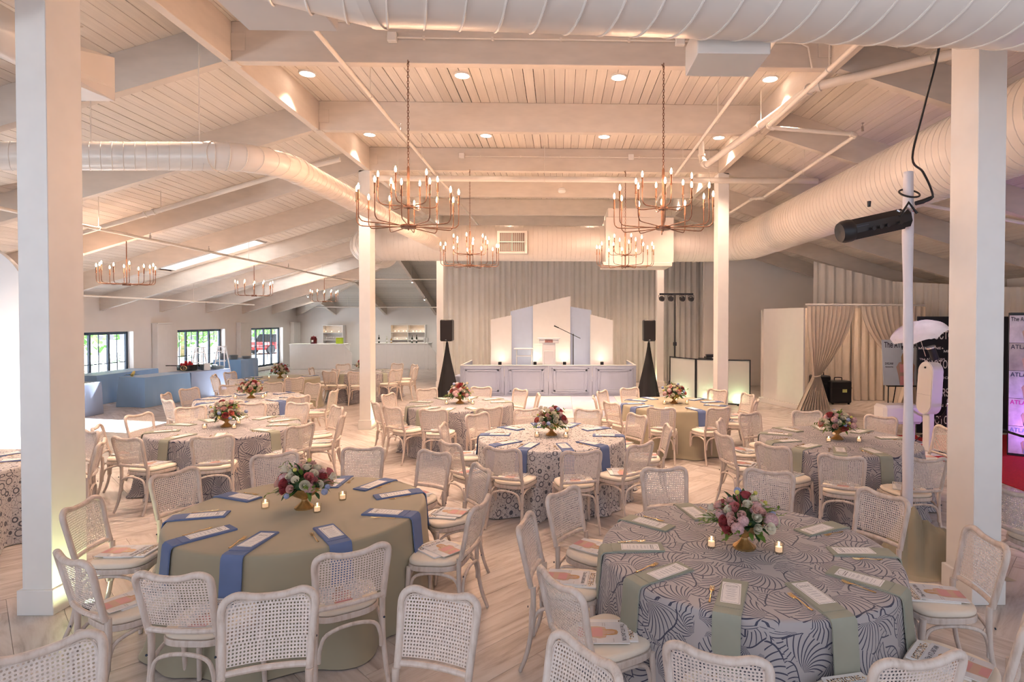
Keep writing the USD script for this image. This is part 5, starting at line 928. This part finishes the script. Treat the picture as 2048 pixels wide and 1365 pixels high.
put('red_display', MB().box((-.03, -.05, -.006), (.03, .03, -.001), 0, Fm), glow('red_display', (1, .03, .05), 1.2), t); put('side_slot', MB().box((-.0875, -.02, .42), (-.084, -.012, .55), 0, Fm), INK, t); put('yoke', MB().tube([V([.02, -.12, .02]), V([-.05, -.11, .12]), V([-.12, -.1, .0])], .012, 8), BLACK, t); put('clamp', MB().tube([V([.06+.055*math.cos(q), .08+.055*math.sin(q), .08]) for q in np.arange(12)/12*2*PI], .016, 8, closed=True), STEEL, t); put('safety_knob', MB().lathe([(0, 0), (.014, 0), (.018, .05), (0, .05)], 12, (-.35, 0, .10)), BLACK, t); put('clamp_chain', MB().tube(smooth_path([V([.05, .03, .05]), V([-.02, -.04, .08]), V([-.08, -.06, .04]), V([-.12, -.05, .06])], 4), .012, 7), STEEL, t)
P = smooth_path([(2.80, 4.1, 4.9), (2.82, 4.25, 4.3), (2.93, 4.6, 3.95), (3.02, 4.9, 3.62), (3.24, 5.1, 3.55), (3.38, 5.2, 3.42), (3.40, 5.22, 3.34), (3.30, 5.24, 3.30)], 6); t = thing('power_cable', 'black cable drooping from the big duct to the spotlight pole', 'cable', TR()); put('cord', MB().tube(P, .0095, 8), BLACK, t, smooth=60); put('plug', MB().tube([(3.42, 5.23, 3.36), (3.33, 5.24, 3.315), (3.27, 5.25, 3.30)], [.012, .022, .02], 10), BLACK, t, smooth=60); put('coil', MB().tube([(3.235+.088*math.cos(q), 5.29+.07*math.sin(q), 3.40+.05*math.sin(q)) for q in np.arange(20)/20*2*PI], .009, 7, closed=True), BLACK, t, smooth=60)
g = np.random.default_rng(5); n = 60; u = np.linspace(-1, 1, n); XX, YY = np.meshgrid(u, u); R2 = np.sqrt(XX**2+YY**2); fold = meshkit.fbm(np.stack([XX*2.2+YY*.8, YY*1.4, XX*0], -1), 4, 3); ZZ = np.clip(.36*np.exp(-(((XX+.35)/.42)**2+((YY-.1)/.6)**2))+.30*np.exp(-(((XX-.3)/.5)**2+((YY+.25)/.5)**2)), 0, 1)*(.45+1.2*fold)*np.clip((1-R2)*3.2, 0, 1); ridge = abs(meshkit.noise(np.stack([XX*3.4-YY*2.2, YY*1.2+XX, XX*0+2], -1), 8)-.5)*.22*np.clip((1-R2)*3, 0, 1)
keep = MB().grid(np.stack([3.36+XX*.44-.10*YY, 5.16+YY*.36, ZZ+ridge+.003], -1)); put('cloth_heap', keep, SAGE, smooth=True, label='heap of sage green cloth at the foot of the white pole', cat='cloth')
t = thing('white_box', 'small white box half hidden behind the sage cloth heap', 'box', TR(3.72, 5.45, 0, rz=.5)); put('body', MB().box((-.14, -.1, 0), (.14, .1, .17), .008), ACRYL, t); put('lid', MB().box((-.145, -.105, .17), (.145, .105, .19), .006), PANELW, t)
# ---------------------------------------------------------------- bars, shelves and what stands on them
def bar(label, x0, x1, y, h, gr):
    t = thing('bar_counter', label, 'bar', TR((x0+x1)/2, y, 0)); w = (x1-x0)/2; put('front_board', MB().box((-w, 0, .04), (w, .05, h-.04), .004), PANELW, t); put('counter_top', MB().box((-w-.02, -.04, h-.04), (w+.02, .75, h), .006), PANELW, t); put('kick', MB().box((-w+.03, .02, 0), (w-.03, .6, .04)), PANELW, t)
    b = MB().prism([(0, 0), (.32, 0), (.32, h*.62), (0, h-.05)], .05, frame((w, .06, 0), (1, 0, 0), (0, 0, 1), (0, -1, 0))); put('wing_panel', b, PANELW, t, smooth=False); put('side_board', MB().box((w-.05, .05, .04), (w, .7, h-.04)), PANELW, t); put('side_board', MB().box((-w, .05, .04), (-w+.05, .7, h-.04)), PANELW, t)
    for k in range(gr): put('batten', MB().box((-w+(k+.5)*2*w/gr-.012, -.008, .06), (-w+(k+.5)*2*w/gr+.012, 0, h-.06), .003), PANELW, t)
bar('plain glossy white bar counter in the far left corner', -11.95, -9.55, 25.9, 1.15, 0); bar('white battened bar counter behind the middle left column', -8.9, -5.85, 25.95, 1.18, 9)
def shelves(label, x0, x1, z0, z1, div, ns):
    t = thing('wall_shelf', label, 'shelf', TR((x0+x1)/2, 28.6, 0)); w = (x1-x0)/2
    put('back_board', MB().box((-w, .36, 0), (w, .38, z1)), WALL, t)
    for k in range(div+1): x = -w+k*(2*w-.03)/div; put('upright', MB().box((x, 0, 0), (x+.03, .36, z1), .003), PANELW, t)
    put('top_board', MB().box((-w-.01, -.01, z1), (w+.01, .38, z1+.03), .003), PANELW, t)
    for k in range(ns): z = z0+(z1-z0)*k/ns; put('shelf_board', MB().box((-w+.03, .01, z), (w-.03, .36, z+.025), .002), PANELW, t)
shelves('white open shelf with candles on the wall behind the white bar', -11.6, -10.62, .85, 1.92, 1, 3); shelves('wide white open shelf in two bays behind the battened bar', -8.3, -6.6, .85, 1.95, 2, 3)
tl = MB().lathe([(0, 0), (.03, 0), (.032, .06), (.028, .06), (.026, .008), (0, .008)], 14)
tea0 = None; k = 0
for xs_, z in (((-11.48, -11.2, -10.85), 1.59), ((-8.1, -7.92, -7.7, -7.55, -7.22, -7.05, -6.85, -6.7), 1.61), ((-8.0, -7.55), 1.245)):
    for x in xs_:
        M = TR(x, 28.72, z); lab = 'tea light on the bar shelves' if 0 else f'small lit candle on the {"white bar" if x < -10 else "battened bar"} shelf, {"upper" if z > 1.5 else "lower"} board, number {k} along'; k += 1
        lab = f'lit candle on the {"left" if x < -10 else "wide"} wall shelf behind the bars'
        if tea0 is None:
            tea0 = thing('tea_light', lab, 'candle', M, group='candles on the '+('left' if x < -10 else 'wide')+' wall shelf'); put('cup', tl, CUP, tea0, smooth=50); put('wax', MB().lathe([(0, .01), (.024, .01), (.024, .035), (0, .035)], 12), WAX, tea0); mm = trimesh.creation.icosphere(1, .014); mm.apply_translation([0, 0, .055]); put('flame', mm, FLAME, tea0)
        else: dup(tea0, M, lab, 'candles on the '+('left' if x < -10 else 'wide')+' wall shelf')
def bottle(x, y, z, lab, col, h=.30):
    t = thing('bottle', lab, 'bottle', TR(x, y, z), group='bottles on the battened bar'); m = MATS.get(col) or paint(col, {'bottle_dark': (.02, .03, .02), 'bottle_clear': (.55, .55, .45), 'bottle_amber': (.35, .2, .05)}[col], .15); put('glass_body', MB().lathe([(0, 0), (.037, 0), (.038, .01), (.038, h*.58), (.03, h*.68), (.014, h*.76), (.013, h*.97), (.016, h), (0, h)], 16), m, t, smooth=50); put('label_paper', MB().lathe([(.0385, h*.2), (.0385, h*.45)], 16), CARD, t)
for x, lab, col, h in ((-8.1, 'tallest dark wine bottle at the left of the bar', 'bottle_dark', .36), (-7.75, 'clear spirit bottle beside the dark wine bottle', 'bottle_clear', .30), (-7.55, 'small amber bottle right of the clear one', 'bottle_amber', .24), (-6.62, 'dark wine bottle at right before the shelf, left one', 'bottle_dark', .34), (-6.42, 'dark wine bottle at right before the shelf, right one', 'bottle_dark', .37)): bottle(x, 26.15, 1.18, lab, col, h)
dup(fl[2], TR(-8.72, 26.2, 1.18, s=1.0), 'flower bowl on the battened bar behind the middle column')
for k, x in enumerate((-6.08, -5.95)): tt = thing('cup_stack', ('left', 'right')[k]+' stack of white cups at the right end of the battened bar', 'cups', TR(x, 26.2, 1.18), group='cup stacks on the bar'); put('cups', MB().lathe([(0, 0), (.035, 0), (.045, .10), (.04, .105), (.046, .16), (.046, .22), (0, .22)], 16), CARD, tt); put('rim', MB().lathe([(.044, .218), (.05, .22), (.05, .226), (.044, .228)], 16), CARD, tt)
t = thing('drink_dispenser', 'glass jar of dark red drink on the white bar', 'drink dispenser', TR(-11.0, 26.15, 1.15)); put('jar', MB().lathe([(0, 0), (.13, 0), (.14, .02), (.14, .22), (.11, .27), (.11, .29), (0, .29)], 22), paint('red_drink', (.10, .008, .012), .12), t, smooth=50); put('lid', MB().lathe([(.0, .29), (.12, .29), (.12, .31), (.02, .33), (.02, .35), (0, .35)], 20), paint('red_lid', (.30, .03, .04), .3), t); put('label_tag', MB().box((-.04, -.145, .08), (.04, -.14, .16)), CARD, t)
t = thing('drink_box', 'yellow green drink carafe at the right end of the white bar', 'carafe', TR(-9.85, 26.15, 1.15)); put('body', MB().box((-.14, -.1, 0), (.14, .1, .27), .02), paint('lime_drink', (.50, .66, .03), .25), t); put('lid', MB().box((-.145, -.105, .27), (.145, .105, .29), .005), PANELW, t)
t = thing('wine_glass_rack', 'row of hanging wine glasses on the left wall shelf', 'glasses', TR(-11.1, 28.75, 1.25)); 
for k in range(7): put('wine_glass', MB().lathe([(0, 0), (.03, 0), (.004, .01), (.004, .08), (.035, .11), (.038, .16), (.033, .17)], 12, (-.36+k*.11, 0, 0)), GLASS, t)
# ---------------------------------------------------------------- blue buffet along the windows
def buffet(label, p0, dirv, L, W, h, mat, seed):
    d = V([*dirv, 0.]); d /= np.linalg.norm(d); q = V([-d[1], d[0], 0]); t = thing('buffet_table', label, 'buffet table', TR(p0[0], p0[1], 0)); g = np.random.default_rng(seed); P = [(0, 0), (L, 0), (L, W), (0, W)]; per = []
    for k in range(4):
        a, bq = V(P[k], float), V(P[(k+1) % 4], float); n = max(6, int(np.linalg.norm(bq-a)/.06)); [per.append(a+(bq-a)*i/n) for i in range(n)]
    per = V(per); c = per.mean(0); n = len(per); ph = np.cumsum(g.uniform(.4, 1.6, n))*.55; rows = []
    for z, e, am in ((h, -.012, 0), (h-.004, 0, 0), (h-.05, .006, .002), (h*.6, .015, .010), (h*.3, .022, .018), (.004, .03, .024)):
        off = (per-c)/np.abs(per-c).max(0); off = np.sign(per-c)*(np.abs(off) > .97); w = e+am*np.sin(ph); rows.append(np.c_[per+off*w[:, None], np.full(n, z)])
    v = [np.c_[np.outer(r[:, 0], d[:2])+np.outer(r[:, 1], q[:2]), r[:, 2]] for r in rows]; b = MB().grid(v, closed=True); b.add(np.vstack([v[0], v[0].mean(0)]), [[n, k, (k+1) % n] for k in range(n)]); put('table_cover', b, mat, t, smooth=40); put('table_top', MB().box((.03, .03, h-.05), (L-.03, W-.03, h-.02), 0, frame((0, 0, 0), d, q, (0, 0, 1))), PANELW, t)
D_ = (.19, .98)
buffet('nearest blue buffet table, cut by the near left column', (-10.78, 11.5), (0, 1), 2.35, .85, .76, BLUEC, 1); buffet('blue buffet table with the satin front facing the camera', (-10.43, 14.78), D_, 1.38, .75, .76, SATIN, 2); buffet('second blue buffet table of the long row by the second window', (-10.155, 16.18), D_, 1.42, .75, .76, BLUEC, 3); buffet('pale blue buffet table against the first window', (-11.95, 15.2), (0, 1), 2.3, .8, .77, SATIN, 4); buffet('blue buffet table at the far end holding plate stacks', (-11.75, 21.6), (0, 1), 1.2, 1.0, .74, SATIN, 5)
EN = paint('enamel_black_pan', (.02, .02, .025), .25); REDA = paint('red_apple', (.42, .02, .03), .3, var=.2, scale=9); PLATE = paint('blue_grey_plate', (.36, .42, .48), .3); STRAW = paint('woven_basket', (.38, .27, .15), .8, var=.3, scale=60)
t = thing('paella_pan', 'wide dark paella pan raised on a wire crate', 'pan', TR(-11.12, 13.35, .76)); put('pan', MB().lathe([(0, .20), (.22, .20), (.29, .27), (.295, .275), (.28, .275), (.215, .215), (0, .215)], 30), EN, t, smooth=40); put('crate', MB().box((-.02, -.18, .0), (.24, -.17, .18)).box((-.02, .1, 0), (.24, .11, .18)).box((-.02, -.18, .17), (.24, .11, .19)), STRAW, t); put('riser', MB().box((-.2, -.15, 0), (-.06, .1, .2), .01), BLACK, t)
for k in range(9): x, y = -11.5+.06*(k % 3)+.1*random.random(), 12.6+.22*(k//3)+.1*random.random(); put('glass_orb', trimesh.creation.icosphere(2, .045).apply_translation([x, y, .81]), GLASS, label=f'clear glass ornament on the nearest blue buffet table', cat='ornament', group='glass ornaments on the buffet', smooth=True)
t = thing('corn_ornament', 'yellow corn and leaf ornament on the satin buffet table', 'ornament', TR(-10.95, 15.05, .765)); put('cob', MB().lathe([(0, 0), (.03, .01), (.038, .06), (.03, .13), (0, .17)], 14).move(TR(ry=.5)), paint('corn_yellow', (.75, .60, .22), .5, var=.2, scale=80), t, smooth=50); [put('husk', leaf_mesh(.16, .035, .5), LEAF, t, M=leafpose((0, 0, .02), (math.cos(a), math.sin(a), .6)), smooth=True) for a in (.3, 1.6, 2.9, 4.3, 5.4)]
t = thing('cooking_pot', 'black pot with a gold ring emblem on the buffet', 'pot', TR(-10.62, 16.75, .765)); put('pot_body', MB().lathe([(0, .02), (.24, .02), (.25, .03), (.25, .155), (.24, .16), (.235, .15), (.23, .04), (0, .04)], 30), EN, t, smooth=40); put('ring_emblem', MB().tube([(.06+.085*math.cos(q), -.258, .09+.06*math.sin(q)) for q in np.arange(20)/20*2*PI], .012, 7, closed=True), FORKG, t, smooth=60); put('ring_spokes', MB().tube([(.0, -.256, .09), (.12, -.256, .09)], .005, 6).tube([(.06, -.256, .04), (.06, -.256, .14)], .005, 6), FORKG, t); put('handle', MB().tube([(-.24, -.05, .14), (-.40, -.12, .15), (-.5, -.16, .15)], .013, 8), BLACK, t); put('lid', MB().lathe([(0, .12), (.23, .12), (.23, .13), (0, .14)], 24), EN, t)
for k, (dx, dy, dz) in enumerate(((-.12, -.06, 0), (-.03, -.1, 0), (.06, -.07, 0), (.13, -.02, 0), (-.06, .05, 0), (.04, .06, 0), (-.02, -.03, .06), (.07, .0, .05))): a = thing('apple', 'red apple heaped in the black buffet pot', 'apple', TR(-10.62+dx, 16.75+dy, .905+dz), group='red apples in the pot'); put('fruit', MB().lathe([(0, .008), (.025, .0), (.042, .025), (.042, .05), (.028, .075), (.008, .07), (0, .062)], 16), REDA, a, smooth=60); put('stem', MB().tube([(0, 0, .062), (.004, 0, .085)], .002, 5), STRAW, a)
t = thing('silver_bowl', 'round shining silver bowl on the second buffet table', 'bowl', TR(-10.45, 17.25, .765)); put('bowl', MB().lathe([(0, 0), (.14, .0), (.2, .06), (.21, .13), (.205, .13), (.19, .065), (0, .02)], 28), STEEL, t, smooth=50); put('rim', MB().lathe([(.203, .128), (.213, .13), (.213, .137), (.203, .137)], 28), STEEL, t)
def stack(x, y, z, n, r, lab):
    t = thing('plate_stack', lab, 'plates', TR(x, y, z), group='plate stacks on the buffet')
    for k in range(n): put('plate', MB().lathe([(0, k*.016), (r*.65, k*.016), (r, k*.016+.011), (r, k*.016+.014), (r*.64, k*.016+.006), (0, k*.016+.006)], 22), PLATE, t)
for x, y, z, n, r, lab in ((-10.28, 17.0, .765, 10, .13, 'tall blue-grey plate stack before the white tent card'), (-9.98, 17.2, .765, 6, .14, 'low blue-grey plate stack at the end of the long row'), (-10.33, 17.47, .765, 7, .12, 'blue-grey plate stack behind the low one'), (-12.5, 21.75, .745, 14, .15, 'tallest plate stack on the far buffet table'), (-12.12, 21.8, .745, 10, .15, 'middle plate stack on the far buffet table'), (-11.9, 22.25, .745, 6, .16, 'lowest plate stack on the far buffet table')): stack(x, y, z, n, r, lab)
t = thing('tent_card', 'white folded tent card between the plate stacks', 'card', TR(-10.12, 16.85, .765)); put('front_leaf', MB().box((-.08, -.03, 0), (.08, -.027, .2), 0, TR(rx=-.12)), CARD, t); put('rear_leaf', MB().box((-.08, .03, 0), (.08, .033, .2), 0, TR(rx=.12)), CARD, t)
for k, (x, y) in enumerate(((-11.5, 18.75), (-11.2, 19.45))):
    t = thing('ladder_stand', ('nearer', 'farther')[k]+' white ladder display stand by the second window', 'ladder stand', TR(x, y, 0), group='white ladder stands')
    for s in (-1, 1):
        for e in (-1, 1): put('leg', MB().bar((s*.22, e*.25, .0), (s*.10, e*.04, 1.32), .03, .03), PANELW, t)
    for j in range(4): z = .2+j*.32; put('step', MB().box((-.2+.08*j/4, -.26+.06*j, z), (.2-.08*j/4, -.14+.05*j, z+.025), .003), PANELW, t)
    put('top_step', MB().box((-.14, -.1, 1.31), (.14, .1, 1.34), .003), PANELW, t)
# white arch panel at the left edge with its floor spot
t = thing('arch_backdrop', 'tall white round-topped arch board at the left edge', 'backdrop', TR(-8.75, 8.7, 0)); a = np.linspace(0, PI, 25); b = MB().prism([(-.95, 0), (.95, 0)]+[(.95*math.cos(q), 2.42+.95*math.sin(q)) for q in a], .08, frame((0, .08, 0), (1, 0, 0), (0, 0, 1), (0, -1, 0))); put('board', b, ACRYL, t, smooth=30); put('foot', MB().box((-.6, .08, 0), (.6, .4, .05), .01), ACRYL, t)
tt = thing('arch_spotlight', 'small white spotlight on the floor before the arch board', 'spotlight', TR(-8.6, 7.4, 0)); put('housing', MB().box((-.06, -.06, .02), (.06, .06, .14), .01), WHITE, tt); put('bracket', MB().box((-.07, -.02, 0), (.07, .02, .05), .004), WHITE, tt); light('Disk', 'arch_spot_lamp', (-8.6, 7.42, .17), (.92, .96, 1), POW['arch'], (-.1, 1.25, 1.5), .05)
# ---------------------------------------------------------------- outdoors beyond the windows
put('ground', MB().box((-60, -20, -.35), (-13.3, 70, -.25)), paint('asphalt', (.55, .55, .56), .9, var=.1), label='pale paved yard outside the windows', cat='ground')
def hedge(x, y, w, h, seed, lab):
    g = np.random.default_rng(seed); t = thing('hedge_tree', lab, 'tree', TR(x, y, -.25), group='trees outside the windows'); b = MB()
    for k in range(900):
        p = g.normal(0, 1, 3); p /= np.linalg.norm(p); p *= g.uniform(.6, 1.05); c = V([p[0]*w, p[1]*w, h*.55+p[2]*h*.47]); b.add((V([[-1, -.6, 0], [1, -.6, .2], [1, .6, 0], [-1, .6, -.2]])*g.uniform(.10, .2))@trimesh.transformations.random_rotation_matrix(g.uniform(0, 1, 3))[:3, :3].T+c, [[0, 1, 2, 3]])
    put('foliage', b, MATS.get('hedge_leaf') or paint('hedge_leaf', (.16, .34, .09), .6, var=.4, scale=2, translucent=.3), t, smooth=False, kind='stuff'); put('trunk', MB().tube([(0, 0, 0), (.05, 0, h*.6)], [.16, .07], 8), STRAW, t)
for k, (x, y, w, h) in enumerate(((-24, 16, 2.6, 5.0), (-26, 21, 2.4, 4.6), (-24, 26.5, 2.7, 5.2), (-27, 32, 3.0, 5.4), (-25, 39, 3.0, 5.5), (-30, 46, 3.4, 6), (-26, 53, 3.2, 5.6))): hedge(x, y, w, h, k+1, ('nearest', 'second', 'third', 'fourth', 'fifth', 'sixth', 'seventh')[k]+' green tree seen through the windows')
t = thing('car', 'red parked car seen through the third window', 'car', TR(-21, 43.5, -.25, rz=1.2)); put('body', MB().box((-2.1, -.85, .3), (2.1, .85, .85), .18), paint('car_red', (.45, .04, .04), .25, coat=.6), t); put('cabin', MB().prism([(-1.3, .85), (1.0, .85), (.55, 1.4), (-.9, 1.4)], (-.72, .72), frame((0, 0, 0), (1, 0, 0), (0, 0, 1), (0, -1, 0))), EN, t)
for sx in (-1.3, 1.3):
    for sy in (-.8, .8): put('wheel', MB().tube([(sx, sy-.1, .33), (sx, sy+.1, .33)], .33, 18), BLACK, t)

# small spot heads on the back rafters
for k, (x, y, z, lab) in enumerate(((-8.62, 26.0, 3.25, 'white spot head on the back rafter, lower one left of the middle column'), (-6.12, 24.2, 3.85, 'white spot head on the back rafter, upper one'), (-6.12, 26.4, 3.2, 'white spot head on the back rafter, lower one right of the middle column'), (-11.1, 25.8, 3.3, 'white spot head on the back rafter near the far left corner'))):
    t = thing('spot_head', lab, 'spotlight', TR(x, y, z), group='spot heads on the back rafters'); put('can', MB().lathe([(0, .06), (.035, .06), (.05, -.06), (.045, -.06), (.0, -.03)], 16).move(TR(rx=-.4)), WHITE, t); put('stem', MB().tube([(0, 0, .05), (0, 0, .24)], .01, 8), WHITE, t)
    light('Sphere', f'spot_head_lamp_{k}', (x, y+.02, z-.10), (1, .93, .84), POW['spot'], (0, .35, -1), .03, 60., .6)
